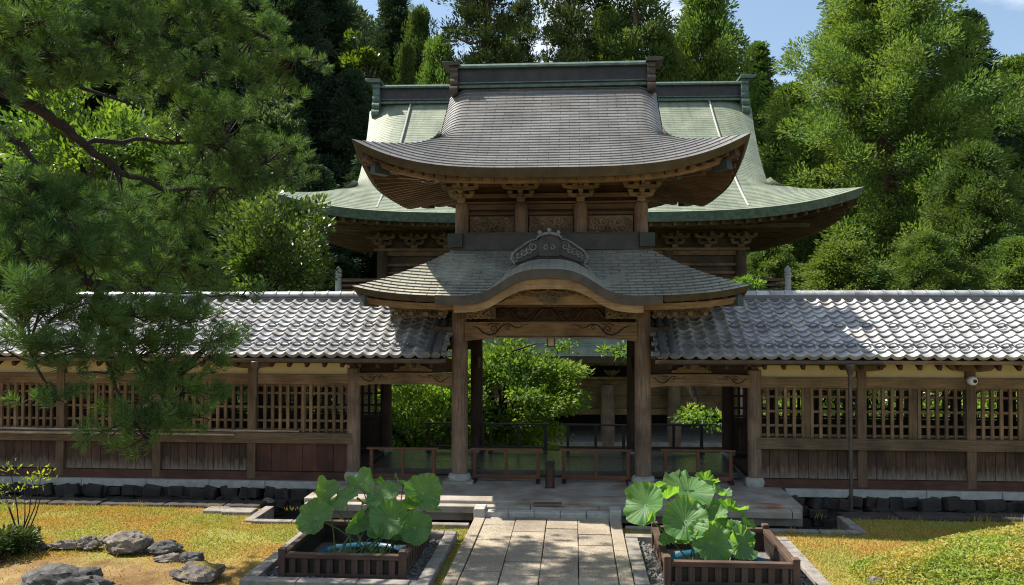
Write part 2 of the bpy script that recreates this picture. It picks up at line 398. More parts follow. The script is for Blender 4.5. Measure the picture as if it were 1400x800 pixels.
# stone platform of the gate: worn slabs with a lower step in front
pm, n, l, b = base_mat('platform_stone', .85, 0, .3); tc = n.new('ShaderNodeTexCoord')
t = noise(n, l, tc.outputs['Object'], 1.6, 7); c = ramp(n, (.20, .165, .13), (.36, .33, .29), .35, .62); l.new(t.outputs[0], c.inputs[0])
t2 = noise(n, l, tc.outputs['Object'], 1.1, 6, (1, 2.5, 1)); mr = n.new('ShaderNodeMapRange'); mr.inputs[1].default_value = .55; mr.inputs[2].default_value = .68; l.new(t2.outputs[0], mr.inputs[0])
l.new(mixc(n, l, mr.outputs[0], c.outputs[0], (.24, .12, .07)), b.inputs['Base Color']); t4 = noise(n, l, tc.outputs['Object'], 30, 5); bump(n, l, b, t4.outputs[0], .5, .01)
p = MB()
p.box((0, -.56, -.16), (7.84, 1.6, .32))
p.box((0, 1.5, -.15), (7.84, 2.5, .28))
tag(p.build('platform', pm, bevel=.015), kind='structure')
p = MB(); x = -3.86
while x < 3.8:
    L = random.uniform(.7, 1.15); L = min(L, 3.86 - x)
    p.box((x + L / 2, -1.45, -.105), (L - .01, .17, .11)); x += L
tag(p.build('platform_edge', M['stone_plat'], bevel=.01), kind='structure')
p = MB()
for i, x in enumerate((-.8, -.4, 0, .4, .8)): p.box((x, -1.52 - .03, -.19), (.395, .26, .2))
for x in (-1.04, 1.04): p.box((x, -1.6, -.15), (.17, .3, .24))
tag(p.build('step', M['stone_pale'], bevel=.012), kind='structure')
p = MB(); p.box((0, -1.47, .004), (.44, .1, .012))
tag(p.build('step_mat', plain('step_mat', (.12, .06, .045), (.06, .035, .03), .9)), kind='structure')

# the approach: granite slabs in four ranks between two long edge stones
sm_, n, l, b = base_mat('path_granite', .8, 0, .35); tc = n.new('ShaderNodeTexCoord')
t = noise(n, l, tc.outputs['Object'], 55, 5, None, .75); c = ramp(n, (.16, .14, .115), (.44, .395, .33), .36, .62); l.new(t.outputs[0], c.inputs[0])
t2 = noise(n, l, tc.outputs['Object'], 1.3, 6); c2 = ramp(n, (.62, .58, .54), (1.1, 1.08, 1.02), .32, .66); l.new(t2.outputs[0], c2.inputs[0])
ge = n.new('ShaderNodeNewGeometry'); c3 = ramp(n, (.86, .84, .82), (1.08, 1.04, 1.0), 0, 1); l.new(ge.outputs['Random Per Island'], c3.inputs[0])
o = mixc(n, l, 1, mixc(n, l, 1, c.outputs[0], c2.outputs[0], 'MULTIPLY'), c3.outputs[0], 'MULTIPLY'); l.new(o, b.inputs['Base Color']); bump(n, l, b, t.outputs[0], .6, .008)
p = MB()
for k in range(4):
    y = -1.66; x = -.705 + .47 * k
    off = (.0, .35, .15, .42)[k]
    first = True
    while y > -14:
        L = random.uniform(.5, .85) if not first else .45 + off
        first = False
        p.box((x + random.uniform(-.003, .003), y - L / 2, -.27 + random.uniform(-.004, .004)), (.460, L - .024, .2)); y -= L
for sx in (-1, 1):
    y = -1.66
    while y > -14:
        L = random.uniform(1.3, 2.2); p.box((sx * 1.03, y - L / 2, -.262), (.165, L - .012, .2)); y -= L
tag(p.build('path', sm_, bevel=.009), kind='structure')
p = MB(); p.box((0, -7.9, -.31), (2.24, 12.5, .2))
tag(p.build('path_bed', plain('path_bed', (.07, .06, .04), (.03, .027, .02), .95, 0, 20, .5)), kind='structure')

# ------------------------------------------------------------------ curved temple roofs: a stack of rings from the eaves up
def ring_pts(cx, cy, wx, dy, z, lift, pw, N, kf=None):
    out = []
    us = [math.copysign(abs(u) ** .8, u) for u in np.linspace(-1, 1, N + 1)]
    for side in range(4):
        row = []
        for u in us:
            zz = z + lift * abs(u) ** pw
            if side == 0: x, y = cx + u * wx, cy - dy
            elif side == 1: x, y = cx + wx, cy + u * dy
            elif side == 2: x, y = cx - u * wx, cy + dy
            else: x, y = cx - wx, cy - u * dy
            if kf and side == 0: x, y, zz = kf(x, y, zz)
            row.append((x, y, zz))
        out.append(row)
    return out
def ring_roof(thing_, cx, cy, wf, df, zf, lf, tg, courses, e, mat, N=40, pw=4, plate=.3, kf=None, name='roof_slope', minoko=0):
    """front/back/side sheets with real stepped courses; above tg only front and back carry on to the ridge"""
    mbs = [MB() for _ in range(4)]
    for i in range(courses):
        t0, t1 = i / courses, (i + 1) / courses
        for side in range(4):
            if side in (1, 3) and t0 >= tg - 1e-6: continue
            A = ring_pts(cx, cy, wf(t0), df(t0), zf(t0) + e, lf(t0), pw, N, kf)[side]
            B = ring_pts(cx, cy, wf(t1), df(t1), zf(t1), lf(t1), pw, N, kf)[side]
            B2 = ring_pts(cx, cy, wf(t1), df(t1), zf(t1) + e, lf(t1), pw, N, kf)[side]
            if minoko and side in (0, 2):
                def roll(row, t):                    # the slope rolls over at the verges
                    k = minoko * sm((t - tg + .12) / .22); W = wf(t)
                    return [(x, y, z - k * max(0, (abs(x - cx) / W - .80) / .20) ** 2.2) for x, y, z in row]
                A, B, B2 = roll(A, t0), roll(B, t1), roll(B2, t1)
            ax = 0 if side in (0, 2) else 1
            UV = [[(q[ax] / plate, i + .02) for q in A], [(q[ax] / plate, i + .98) for q in B], [(q[ax] / plate, i + .99) for q in B2]]
            mbs[side].grid([A, B, B2] if i < courses - 1 else [A, B], UV)
    for k in range(4):
        if mbs[k].V: mbs[k].build(name, mat, thing_, sharp=20)
def eave_trim(thing_, cx, cy, wx, dy, z, lift, pw, th, wi, di, zi, m_edge, m_soff, N=40, kf=None, inset=.05):
    up = ring_pts(cx, cy, wx, dy, z, lift, pw, N, kf)
    lo = ring_pts(cx, cy, wx - inset, dy - inset, z - th, lift, pw, N, kf)
    inn = ring_pts(cx, cy, wi, di, zi, 0, pw, N)
    f, s = MB(), MB()
    for k in range(4):
        f.grid([lo[k], up[k]], [[(q[0] + q[1], 0) for q in lo[k]], [(q[0] + q[1], th) for q in up[k]]])
        lo2 = [(a[0], a[1], a[2] + .002) for a in lo[k]]
        s.grid([inn[k], lo2], [[(a[0] + a[1], 0) for a in inn[k]], [(a[0] + a[1], 1.5) for a in lo[k]]])
    f.build('eave_edge', m_edge, thing_); s.build('soffit', m_soff, thing_)
    return lo
def rafters(thing_, cx, cy, lo, wi, di, zi, pitch, w, h, mat, skip=None, drop=.03, sides=(0, 1, 3)):
    """one bar per rafter; near the corners they fan out from the wall corner"""
    for side in sides:
        row = lo[side]; ax = 0 if side in (0, 2) else 1
        c0 = (cx, cy)[ax]; lim = (wi, di)[ax]
        vals = [q[ax] for q in row]; a, b_ = min(vals), max(vals); k = int((b_ - a) / pitch); rw = sorted(row, key=lambda q: q[ax])
        for i in range(1, k):
            v = a + (b_ - a) * i / k
            if skip and side == 0 and skip(v): continue
            j = next(m for m in range(len(rw) - 1) if rw[m + 1][ax] >= v - 1e-6)
            f = (v - rw[j][ax]) / max(1e-6, rw[j + 1][ax] - rw[j][ax]); o = [lerp(rw[j][m], rw[j + 1][m], f) for m in range(3)]
            vin = max(c0 - lim, min(c0 + lim, c0 + (v - c0) * (1 if abs(v - c0) < lim * .82 else .82 + .18 * lim / max(lim, abs(v - c0)))))
            vin = max(c0 - lim, min(c0 + lim, vin))
            inn = [0, 0, zi]; inn[ax] = vin; inn[1 - ax] = (cy - di, cx + wi, cy + di, cx - wi)[side]
            A, B = Vector(inn), Vector(o); A.z -= drop; B.z -= drop * .6; B = A + (B - A) * .95
            MB().bar(A, B, w, h).build('rafter', mat, thing_)
def bracket(mb, x, y, z, s, side=True):
    """bearing block, crossed bracket arms and three small blocks, twice stacked"""
    def block(bx, by, bz, q):
        mb.box((bx, by, bz + .75 * q), (q * 1.9, q * 1.9, q * .8))
        P0 = [(bx + a * q * .62, by + b * q * .62, bz) for a, b in ((-1, -1), (1, -1), (1, 1), (-1, 1))]
        P1 = [(bx + a * q * .95, by + b * q * .95, bz + q * .36) for a, b in ((-1, -1), (1, -1), (1, 1), (-1, 1))]
        mb.grid([P0, P1], None, False, True)
    def arm(bx, by, bz, L, q, along):
        poly = [(-L, q * 1.0), (-L, q * .35), (-L * .8, -.05 * q), (-L * .45, -q * .28), (L * .45, -q * .28), (L * .8, -.05 * q), (L, q * .35), (L, q * 1.0)]
        if along: mb.prism(poly, (bx, by - q * .5, bz), (1, 0, 0), (0, 0, 1), (0, q, 0))
        else: mb.prism(poly, (bx - q * .5, by, bz), (0, 1, 0), (0, 0, 1), (q, 0, 0))
    q = .07 * s
    block(x, y, z, q * 1.35)
    z1 = z + q * 1.75
    arm(x, y, z1, .27 * s, q, True); arm(x, y, z1 + .002, .24 * s, q, False)
    for dx in (-.24, 0, .24): block(x + dx * s, y, z1 + q, q * .85)
    block(x, y - .22 * s, z1 + q, q * .85)
    z2 = z1 + q * 2.15
    arm(x, y - .2 * s, z2, .40 * s, q, True)
    for dx in (-.36, -.12, .12, .36): block(x + dx * s, y - .2 * s, z2 + q * .9, q * .85)
    mb.bar((x, y + .1 * s, z2 + q * .9), (x, y - .48 * s, z2 + q * 1.1), q * .9, q)
    mb.bar((x, y - .48 * s, z2 + q * 1.1), (x, y - .6 * s, z2 + q * 1.9), q * .7, q * .8)
# ------------------------------------------------------------------ the gate
G = thing('temple_gate', 'tall wooden temple gate with two curved roofs and an undulating gable over the entrance', 'gate', (0, 0, 0))
GY = 1.2
def scrollfield(mb, x0, x1, z0, z1, y, r, seed, thick=.3, wob=.02):
    q = random.Random(seed); x = x0 + r; row = 0; n = 0
    z = z0 + r
    while z < z1 - r * .4:
        x = x0 + r * (1 + .5 * (row % 2))
        while x < x1 - r * .6:
            rr = r * q.uniform(.75, 1.2)
            mb.spiral(x + q.uniform(-.2, .2) * r, z + q.uniform(-.25, .25) * r, y + q.uniform(-wob, wob), rr, q.uniform(1.1, 1.7), r * thick * q.uniform(.8, 1.1), q.choice((-1, 1)), q.uniform(0, 6.28))
            if q.random() < .7:
                a = q.uniform(-.6, .6); L = r * q.uniform(1.6, 2.8)
                mb.tube([(x + L * (k / 6 - .5) * math.cos(a), y + .01, z + L * (k / 6 - .5) * math.sin(a) + .25 * r * math.sin(k * 1.05)) for k in range(7)], [r * thick * v for v in (.4, .8, 1, 1, 1, .8, .4)], 5)
            x += r * 1.55
        z += r * 1.45; row += 1
def wavescroll(mb, x, z, y, s, flip):
    """the engraved wave-and-tendril line at a rainbow beam's end"""
    f = -1 if flip else 1
    P = [(0, .07), (.10, .04), (.2, -.05), (.32, -.10), (.44, -.07), (.52, .03), (.6, .10), (.7, .11), (.8, .05), (.88, .03), (.97, .09), (1.06, .10)]
    mb.tube([(x + f * a * s, y, z + b * s) for a, b in P], [.012 * s * k for k in (.5, 1, 1.3, 1.4, 1.3, 1.2, 1.1, 1, .9, .8, .6, .4)], 5)
    mb.spiral(x + f * .40 * s, z + .01 * s, y, .085 * s, 1.3, .012 * s, f, 4.7)
    mb.spiral(x + f * .66 * s, z + .04 * s, y, .05 * s, 1.1, .010 * s, -f, 1.2)
    mb.tube([(x + f * a * s, y, z + b * s) for a, b in ((.28, .08), (.36, .12), (.46, .10), (.52, .12))], .009 * s, 5)

# stone bases and the four ground columns, front pair and rear pair, and the outer pair that carry the side openings
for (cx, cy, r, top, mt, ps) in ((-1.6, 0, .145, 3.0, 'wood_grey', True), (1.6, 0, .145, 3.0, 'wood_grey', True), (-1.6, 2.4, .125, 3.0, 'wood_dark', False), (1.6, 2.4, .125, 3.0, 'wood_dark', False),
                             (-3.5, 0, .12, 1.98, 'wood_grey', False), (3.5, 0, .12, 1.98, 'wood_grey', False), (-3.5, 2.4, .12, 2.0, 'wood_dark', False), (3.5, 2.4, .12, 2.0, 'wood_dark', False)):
    c = MB().tube([(cx, cy, .12), (cx, cy, .35), (cx, cy, top * .6), (cx, cy, top)], [r * .97, r, r * .99, r * .93], 20).build('column', M[mt], G)
    b = MB(); b.lathe([(r * 1.02, .15), (r * 1.3, .135), (r * 1.38, .10), (r * 1.38, .06), (r * 1.26, .012), (r * 1.2, 0)], (cx, cy, 0), 20)
    b.lathe([(.01, .155), (r * 1.05, .155), (r * 1.06, .12)], (cx, cy, 0), 20)
    b.build('stone_base', M['stone_pale'], c)
    if ps: MB().box((cx, cy, .012), (r * 3.6, r * 3.4, .07)).build('plinth', M['stone_plat'], c, bevel=.01)
    if abs(cx) < 2 and cy > 1:
        MB().box((cx * .955, cy - .14, 1.95), (.035, .5, .22)).build('tie_board', M['wood_mid'], c)
# rainbow beam of the middle bay with carved ends
def rainbow(x0, x1, z0, z1, y, th, mat, sag=.05):
    n = 16; L = x1 - x0
    top = [(x1 - L * i / n, z1 + .012 * math.sin(math.pi * i / n)) for i in range(n + 1)]
    bot = [(x0 + L * i / n, z0 + sag * min(1, math.sin(math.pi * i / n) * 2.2)) for i in range(n + 1)]
    return MB().prism(bot + top, (0, y - th / 2, 0), (1, 0, 0), (0, 0, 1), (0, th, 0)).build('rainbow_beam', mat, G)
rb = rainbow(-1.5, 1.5, 2.47, 2.80, 0, .24, M['wood_warm'])
s = MB(); wavescroll(s, -1.36, 2.67, -.122, .92, False); wavescroll(s, 1.36, 2.67, -.122, .92, True)
s.tube([(-.95 + 1.9 * i / 10, -.122, 2.55 + .01 * math.sin(math.pi * i / 10)) for i in range(11)], .006, 5)
s.build('carved_scroll', M['groove'], rb)
rr_ = rainbow(-1.5, 1.5, 2.52, 2.78, 2.4, .2, M['wood_dark'])
for sx in (-1, 1):
    x0, x1 = sorted((sx * 1.72, sx * 3.42))
    q = rainbow(x0, x1, 1.67, 1.90, 0, .17, M['wood_warm'], .035)
    s = MB(); wavescroll(s, x0 + .03, 1.81, -.087, .56, False); wavescroll(s, x1 - .03, 1.81, -.087, .56, True); s.build('carved_scroll', M['groove'], q)
    MB().box((sx * 2.57, .1, 2.03), (1.7, .06, .24)).build('lintel_board', M['wood_dark'], G)
    f = MB(); cx = sx * 2.43
    P = [(-.34, 0), (-.33, .04), (-.26, .045), (-.22, .09), (-.15, .10), (-.10, .16), (.10, .16), (.15, .10), (.22, .09), (.26, .045), (.33, .04), (.34, 0)]
    f.prism(P, (cx, -.05, 1.93), (1, 0, 0), (0, 0, 1), (0, .08, 0))
    f.box((cx, -.02, 2.12), (.26, .1, .05)); f.box((cx, -.02, 2.17), (.40, .12, .035))
    for k in (-1, 1): f.spiral(cx + k * .24, 1.965, -.055, .035, 1.2, .012, k, 0); f.spiral(cx + k * .12, 2.0, -.055, .035, 1.2, .012, k, 0)
    f.build('frog_leg_strut', M['wood_warm'], G)
    b = MB(); bracket(b, sx * 3.5, -.0, 1.97, .62); b.build('bracket_set', M['wood_mid'], G)
    b = MB(); b.box((sx * 3.02, 1.2, 1.78), (.10, 2.3, .16)); b.build('tie_beam', M['wood_dark'], G)
MB().box((0, 1.2, 2.78), (2.95, .18, .2)).build('ceiling_beam', M['wood_dark'], G)
cb = MB()
for y in (.55, 1.2, 1.85): cb.box((0, y, 3.0), (3.3, .12, .14))
cb.box((0, 1.2, 3.1), (3.3, 2.3, .03)); cb.build('ceiling', M['wood_dark'], G)
for sx in (-1, 1): MB().box((sx * 1.6, 1.2, 2.72), (.16, 2.2, .26)).build('tie_beam', M['wood_dark'], G)
# head of the front columns
for sx in (-1, 1):
    b = MB(); b.box((sx * 1.6, 0, 3.04), (.36, .36, .10)); b.box((sx * 1.6, -.05, 3.14), (.62, .16, .10)); b.box((sx * 1.6, -.24, 3.16), (.16, .6, .1)); b.build('column_head', M['wood_mid'], G)
    n_ = MB(); n_.prism([(0, -.08), (.16, -.10), (.30, -.04), (.36, .06), (.30, .12), (.18, .08), (0, .1)], (sx * 1.72, -.05, 2.62), (sx, 0, 0), (0, 0, 1), (0, .12, 0))
    n_.spiral(sx * 1.92, 2.65, -.055, .07, 1.3, .014, sx, 0); n_.build('beam_nose', M['wood_mid'], G)
    c = MB(); scrollfield(c, *sorted((sx * .95, sx * 1.55)), 2.86, 3.10, -.20, .065, 5 + sx, .36, .04)
    c.prism([(0, 0), (.6, 0), (.6, .24), (0, .24)], (min(sx * .95, sx * 1.55), -.17, 2.86), (1, 0, 0), (0, 0, 1), (0, .1, 0)); c.build('carved_bracket', M['carve'], G)
# dark carved panel over the rainbow beam
d = MB(); d.box((0, .02, 2.96), (2.0, .1, .29)); 
q = random.Random(3)
for i in range(9):
    a = -.95 + i * .21; pts = [(a + .06 * k, -.045 - .012 * (k % 2), 2.87 + .1 * math.sin(k * .8 + i * 1.7) + .06) for k in range(6)]
    d.tube(pts, [.012, .024, .03, .03, .024, .01], 6)
    d.spiral(a + .1, 2.96 + q.uniform(-.05, .05), -.045, .075, 1.5, .017, q.choice((-1, 1)), q.uniform(0, 6))
d.build('carved_panel', M['wood_dark'], G)

# ------ lower roof: a pent roof on all four sides with a wave-shaped gable swelling out of the front
def kz(x):
    a = abs(x)
    if a > 1.80: return -9
    P = [(0, 3.635), (.2, 3.63), (.42, 3.59), (.62, 3.50), (.80, 3.385), (.98, 3.285), (1.15, 3.235), (1.35, 3.215), (1.8, 3.225)]
    for (x0, z0), (x1, z1) in zip(P, P[1:]):
        if a <= x1:
            t = (a - x0) / (x1 - x0); i = P.index((x0, z0))
            m0 = 0 if i == 0 else (z1 - P[i - 1][1]) / (x1 - P[i - 1][0]) * (x1 - x0)
            m1 = (0.02 if i + 2 >= len(P) else (P[i + 2][1] - z0) / (P[i + 2][0] - x0)) * (x1 - x0)
            return (2 * t**3 - 3 * t**2 + 1) * z0 + (t**3 - 2 * t**2 + t) * m0 + (3 * t**2 - 2 * t**3) * z1 + (t**3 - t**2) * m1
    return P[-1][1]
def kf(x, y, z):
    a = abs(x)
    K = kz(x) + .34 * max(0, y + 1.3) * max(0, 1 - (a / 1.9) ** 2)
    if a < 1.80: y = y - .07 * max(0, 1 - (y + 1.3) / .7)
    return x, y, max(z, K)
lw = lambda t: 3.17 - 1.47 * t
ldf = lambda t: 2.5 - 1.47 * t
lz = lambda t: 3.215 + .90 * (.80 * t + .20 * t * t)
ll = lambda t: .17 * (1 - t) ** 1.6
ring_roof(G, 0, GY, lw, ldf, lz, ll, 1.01, 16, .022, M['copper_pale'], 120, 5, .26, kf)
lo = eave_trim(G, 0, GY, lw(0), ldf(0), lz(0) + .022, ll(0), 5, .11, 1.62, 1.1, 3.34, M['bronze'], M['wood_mid'], 120, kf)
rafters(G, 0, GY, lo, 1.62, 1.1, 3.30, .24, .055, .07, M['wood_mid'], skip=lambda v: abs(v) < 1.7)
# fascia board and small bearing blocks under the straight eaves
for sx in (-1, 1):
    b = MB(); x0, x1 = sx * 1.30, sx * 3.0
    P0 = [(lerp(x0, x1, i / 10), -1.16, 3.01 + .15 * (abs(lerp(x0, x1, i / 10)) / 3.17) ** 5) for i in range(11)]
    b.grid([[(x, y, z) for x, y, z in P0], [(x, y - .05, z + .10) for x, y, z in P0]], [[(p[0], 0) for p in P0], [(p[0], .1) for p in P0]], False)
    b.grid([[(x, y + .14, z + .0) for x, y, z in P0], [(x, y, z) for x, y, z in P0]], [[(p[0], 0) for p in P0], [(p[0], .1) for p in P0]], False)
    b.build('eave_board', M['wood_warm'], G)
    b = MB()
    b.bar((sx * 1.7, -.62, 3.06), (sx * 2.7, -.62, 3.06), .09, .08)
    for i in range(4):
        x = sx * (1.80 + .25 * i); b.box((x, -.64, 2.99), (.12, .12, .06)); b.box((x, -.7, 2.95), (.07, .3, .05))
    scrollfield(b, *sorted((sx * 1.72, sx * 2.6)), 2.88, 3.02, -.60, .045, 40 + sx, .36); b.build('carved_frieze', M['carve'], G)
    b = MB(); b.bar((sx * 1.6, .1, 3.18), (sx * 3.0, -1.12, 3.19), .10, .13); hr = b.build('hip_rafter', M['wood_mid'], G)
    b = MB(); b.bar((sx * 2.84, -.98, 3.16), (sx * 3.04, -1.16, 3.17), .17, .19); b.build('corner_cap', M['patina_dark'], hr)
# gable boards that follow the wave, the inner arch, the pediment and its hanging cloud ornament
def wave_board(name, z_up, z_dn, y0, th, mat, lim, mat2=None):
    n = 60; X = [-lim + 2 * lim * i / n for i in range(n + 1)]
    return MB().prism([(x, z_dn(x)) for x in X] + [(x, z_up(x)) for x in reversed(X)], (0, y0, 0), (1, 0, 0), (0, 0, 1), (0, th, 0)).build(name, mat, G)
wave_board('barge_edge', lambda x: kz(x) + .026, lambda x: kz(x) - .125, -1.43, .12, M['bronze'], 1.795)
wave_board('barge_board', lambda x: kz(x) - .126, lambda x: kz(x) - .245 - .05 * (1 - min(1, abs(x) / 1.2)), -1.38, .08, M['barge'], 1.50)
g1 = wave_board('pediment_board', lambda x: kz(x) - .16, lambda x: 3.10 - .0 * x, -.95, .08, M['barge'], 1.0)
s = MB()
for sx in (-1, 1):
    s.tube([(sx * (.02 + .62 * math.sin(k / 10 * 1.57)), -.957, 3.28 + .20 * math.cos(k / 10 * 1.57) - .03 * (k == 0)) for k in range(11)], .012, 6)
    s.tube([(sx * a, -.957, z) for a, z in ((.62, 3.27), (.7, 3.22), (.78, 3.16), (.9, 3.13))], [.02, .03, .025, .01], 6)
s.tube([(0, -.957, 3.46), (0, -.957, 3.28)], .008, 5)
s.build('carved_scroll', M['groove'], g1)
s = MB()
for sx in (-1, 1):
    for (cx, cz, rr, tn) in ((.07, 3.27, .06, 1.5), (.17, 3.25, .055, 1.4), (.40, 3.30, .055, 1.6), (.30, 3.26, .04, 1.2), (.52, 3.27, .045, 1.3), (.62, 3.23, .04, 1.2), (.1, 3.19, .05, 1.3)):
        s.spiral(sx * cx, cz, -1.0, rr, tn, .016, sx, .5)
    s.tube([(sx * a, -1.0, z) for a, z in ((0, 3.33), (.1, 3.31), (.22, 3.3), (.34, 3.34), (.46, 3.34), (.6, 3.27), (.74, 3.21))], [.012, .016, .016, .016, .016, .012, .006], 6)
s.prism([(-.2, .0), (-.12, -.09), (0, -.14), (.12, -.09), (.2, 0), (.55, .07), (.3, .1), (-.3, .1), (-.55, .07)], (0, -.985, 3.22), (1, 0, 0), (0, 0, 1), (0, .03, 0))
s.spiral(0, 3.36, -1.0, .03, 1, .014); s.build('cloud_pendant', M['carve'], G)
s = MB(); 
for y in (-.75, -.45, -.15): s.bar((-1.0, y, 3.10), (1.0, y, 3.10), .1, .07)
s.build('gable_beam', M['wood_mid'], G)
# crest on the gable's ridge
K = thing  # (crest is a part)
cr = MB(); cs = MB(); cr.prism([(-.17, 0), (.17, 0), (.175, .26), (.14, .34), (0, .37), (-.14, .34), (-.175, .26)], (0, -.62, 3.92), (1, 0, 0), (0, 0, 1), (0, .22, 0))
cs.prism([(-.21, .28), (-.15, .33), (0, .365), (.15, .33), (.21, .28), (.21, .32), (.15, .375), (0, .41), (-.15, .375), (-.21, .32)], (0, -.67, 3.92), (1, 0, 0), (0, 0, 1), (0, .3, 0))
for k, (x, z) in enumerate(((-.155, .39), (0, .43), (.155, .39))): cs.tube([(x, -.70, 3.92 + z), (x, -.40, 3.92 + z)], .034, 10)
for sx in (-1, 1):
    cr.prism([(-.03, -.03), (.43, -.20), (.44, -.10), (.38, .02), (.28, .08), (.22, .16), (.1, .20), (-.03, .22)], (sx * .18, -.58, 3.98), (sx, 0, 0), (0, 0, 1), (0, .1, 0))
    for (x, z, r) in ((.27, .10, .075), (.34, .03, .06), (.42, .0, .06), (.50, -.05, .055), (.57, -.11, .05)): cs.spiral(sx * x, 3.98 + z, -.595, r, 1.4, .018, -sx, 2)
    cs.tube([(sx * a, -.61, 3.98 + z) for a, z in ((.20, .23), (.30, .21), (.40, .15), (.48, .09), (.56, .04), (.62, -.03), (.64, -.12), (.58, -.19))], .022, 6)
cs.spiral(-.05, 4.06, -.63, .05, 1.2, .016, 1, 1); cs.spiral(.05, 4.06, -.63, .05, 1.2, .016, -1, 2.1)
cr.tube([(x * .64, -.6, 3.90 - .22 * abs(x) ** 2.2) for x in np.linspace(-1, 1, 15)], .028, 6)
cb_ = cr.build('crest', M['bronze_black'], G); cs.build('crest_scroll', M['crest'], cb_)

# ------ upper storey
MB().box((0, GY, 4.22), (3.50, 2.32, .28)).build('plinth_band', M['bronze_black'], G)
MB().box((0, .06, 4.37), (3.1, .06, .03)).build('ledge_rail', M['wood_mid'], G)
for sx in (-1, 1): MB().box((sx * 1.68, .02, 4.24), (.26, .2, .24)).build('corner_plate', M['patina_dark'], G)
MB().box((0, GY, 4.85), (3.06, 1.72, 1.1)).build('inner_wall', M['wood_dark'], G)
for x in (-1.6, -.53, .53, 1.6):
    for y in ((.25, 2.15) if abs(x) > 1 else (.25,)):
        MB().tube([(x, y, 4.36), (x, y, 4.8), (x, y, 4.90), (x, y, 4.94)], [.125, .122, .115, .08], 16).build('upper_column', M['wood_grey'], G)
    b = MB(); bracket(b, x, .16, 4.93, .80); b.build('bracket_set', M['carve'], G)
for x0, x1, sd_ in ((-1.46, -.67, 1), (-.39, .39, 2), (.67, 1.46, 3)):
    c = MB(); scrollfield(c, x0, x1, 4.39, 4.71, .27, .085, sd_, .3, .015); c.box(((x0 + x1) / 2, .315, 4.55), (x1 - x0, .03, .30)); c.build('cloud_panel', M['carve'], G)
b = MB(); b.box((0, .30, 4.865), (3.3, .10, .09)); b.box((0, .31, 4.75), (3.1, .06, .05)); b.box((0, .26, 4.935), (3.5, .16, .03)); b.box((0, .28, 5.06), (3.3, .12, .08)); b.build('head_rail', M['wood_mid'], G)
b = MB(); b.bar((-2.1, -.24, 5.29), (2.1, -.24, 5.29), .12, .11); b.bar((-1.9, .08, 5.27), (1.9, .08, 5.27), .10, .12); b.build('eave_purlin', M['wood_mid'], G)
for sx in (-1, 1):
    b = MB(); b.box((sx * 1.6, 1.2, 4.985), (.10, 2.0, .09)); b.bar((sx * 1.94, -.2, 5.36), (sx * 1.94, 2.6, 5.36), .12, .11); b.build('eave_purlin', M['wood_mid'], G)
    for y in (.9, 1.55, 2.15):
        pass
# ------ upper roof, hip-and-gable
uw = lambda t: 1.97 + 1.21 * max(0, 1 - t / .50) ** 1.95
ud = lambda t: 2.5 * (1 - t) + .03
uz = lambda t: 5.27 + 2.03 * (.80 * t + .20 * t * t) 
ul = lambda t: .50 * max(0, 1 - t / .48) ** 1.75
ring_roof(G, 0, GY, uw, ud, uz, ul, .47, 30, .018, M['copper_plates'], 70, 3.6, .34, minoko=.20)
lo = eave_trim(G, 0, GY, uw(0), ud(0), uz(0) + .018, ul(0), 3.6, .15, 1.75, 1.1, 5.46, M['bronze'], M['wood_dark'], 60, None, .07)
rafters(G, 0, GY, lo, 1.75, 1.1, 5.44, .2, .055, .075, M['wood_mid'], drop=.05)
# lower layer of short rafters with pale ends, and the board behind the eave
P0 = [(x, -1.08 + .08 * (abs(x) / 3.1) ** 4, 5.155 + .44 * (abs(x) / 3.15) ** 3.6) for x in np.linspace(-2.9, 2.9, 31)]
b = MB(); b.grid([[(x, y, z - .07) for x, y, z in P0], [(x, y - .03, z + .03) for x, y, z in P0]], [[(p[0], 0) for p in P0], [(p[0], .1) for p in P0]], False)
b.grid([[(x, y + .12, z - .07) for x, y, z in P0], [(x, y, z - .07) for x, y, z in P0]], [[(p[0], 0) for p in P0], [(p[0], .1) for p in P0]], False); b.build('eave_board', M['wood_warm'], G)
b = MB()
b.box((-2.16, -.55, 5.24), (.07, .14, .07)); e0 = b.build('rafter_end', M['verdigris'], G)
for i in range(1, 19):
    e1 = e0.copy(); col.objects.link(e1); e1.location.x = .24 * i
for sx in (-1, 1):
    for sy in (0, 1):
        y0, y1 = (.1, -1.12) if not sy else (2.3, 3.5)
        b = MB(); b.bar((sx * 1.7, y0, 5.36), (sx * 2.55, lerp(y0, y1, .65), 5.33), .13, .16); b.bar((sx * 2.5, lerp(y0, y1, .6), 5.35), (sx * 3.0, y1 - .05, 5.53), .12, .14); hr = b.build('hip_rafter', M['wood_mid'], G)
        b = MB(); b.bar((sx * 2.70, lerp(y0, y1, .80), 5.33), (sx * 2.90, lerp(y0, y1, .95), 5.35), .16, .16); b.build('corner_cap', M['patina_dark'], hr)
# gable walls under the verges
for sx in (-1, 1):
    T = [lerp(.52, 1, i / 8) for i in range(9)]
    poly = [(GY - ud(t), uz(t) - .06) for t in T] + [(GY + ud(t), uz(t) - .06) for t in reversed(T)]
    MB().prism(poly, (sx * 1.72, 0, 0), (0, 1, 0), (0, 0, 1), (.05, 0, 0)).build('gable_wall', M['wood_mid'], G)
    b = MB()
    for sy in (-1, 1):
        dz = lambda t: .20 * sm((t - .47 + .12) / .22)
        b.grid([[(sx * 1.985, GY + sy * ud(t), uz(t) - dz(t)) for t in T], [(sx * 1.97, GY + sy * ud(t), uz(t) - .16 - dz(t)) for t in T]], None, True)
        b.grid([[(sx * 1.97, GY + sy * ud(t), uz(t) - .16 - dz(t)) for t in T], [(sx * 1.80, GY + sy * ud(t), uz(t) - .16 - dz(t)) for t in T]], None, True)
    b.build('verge_board', M['bronze'], G)
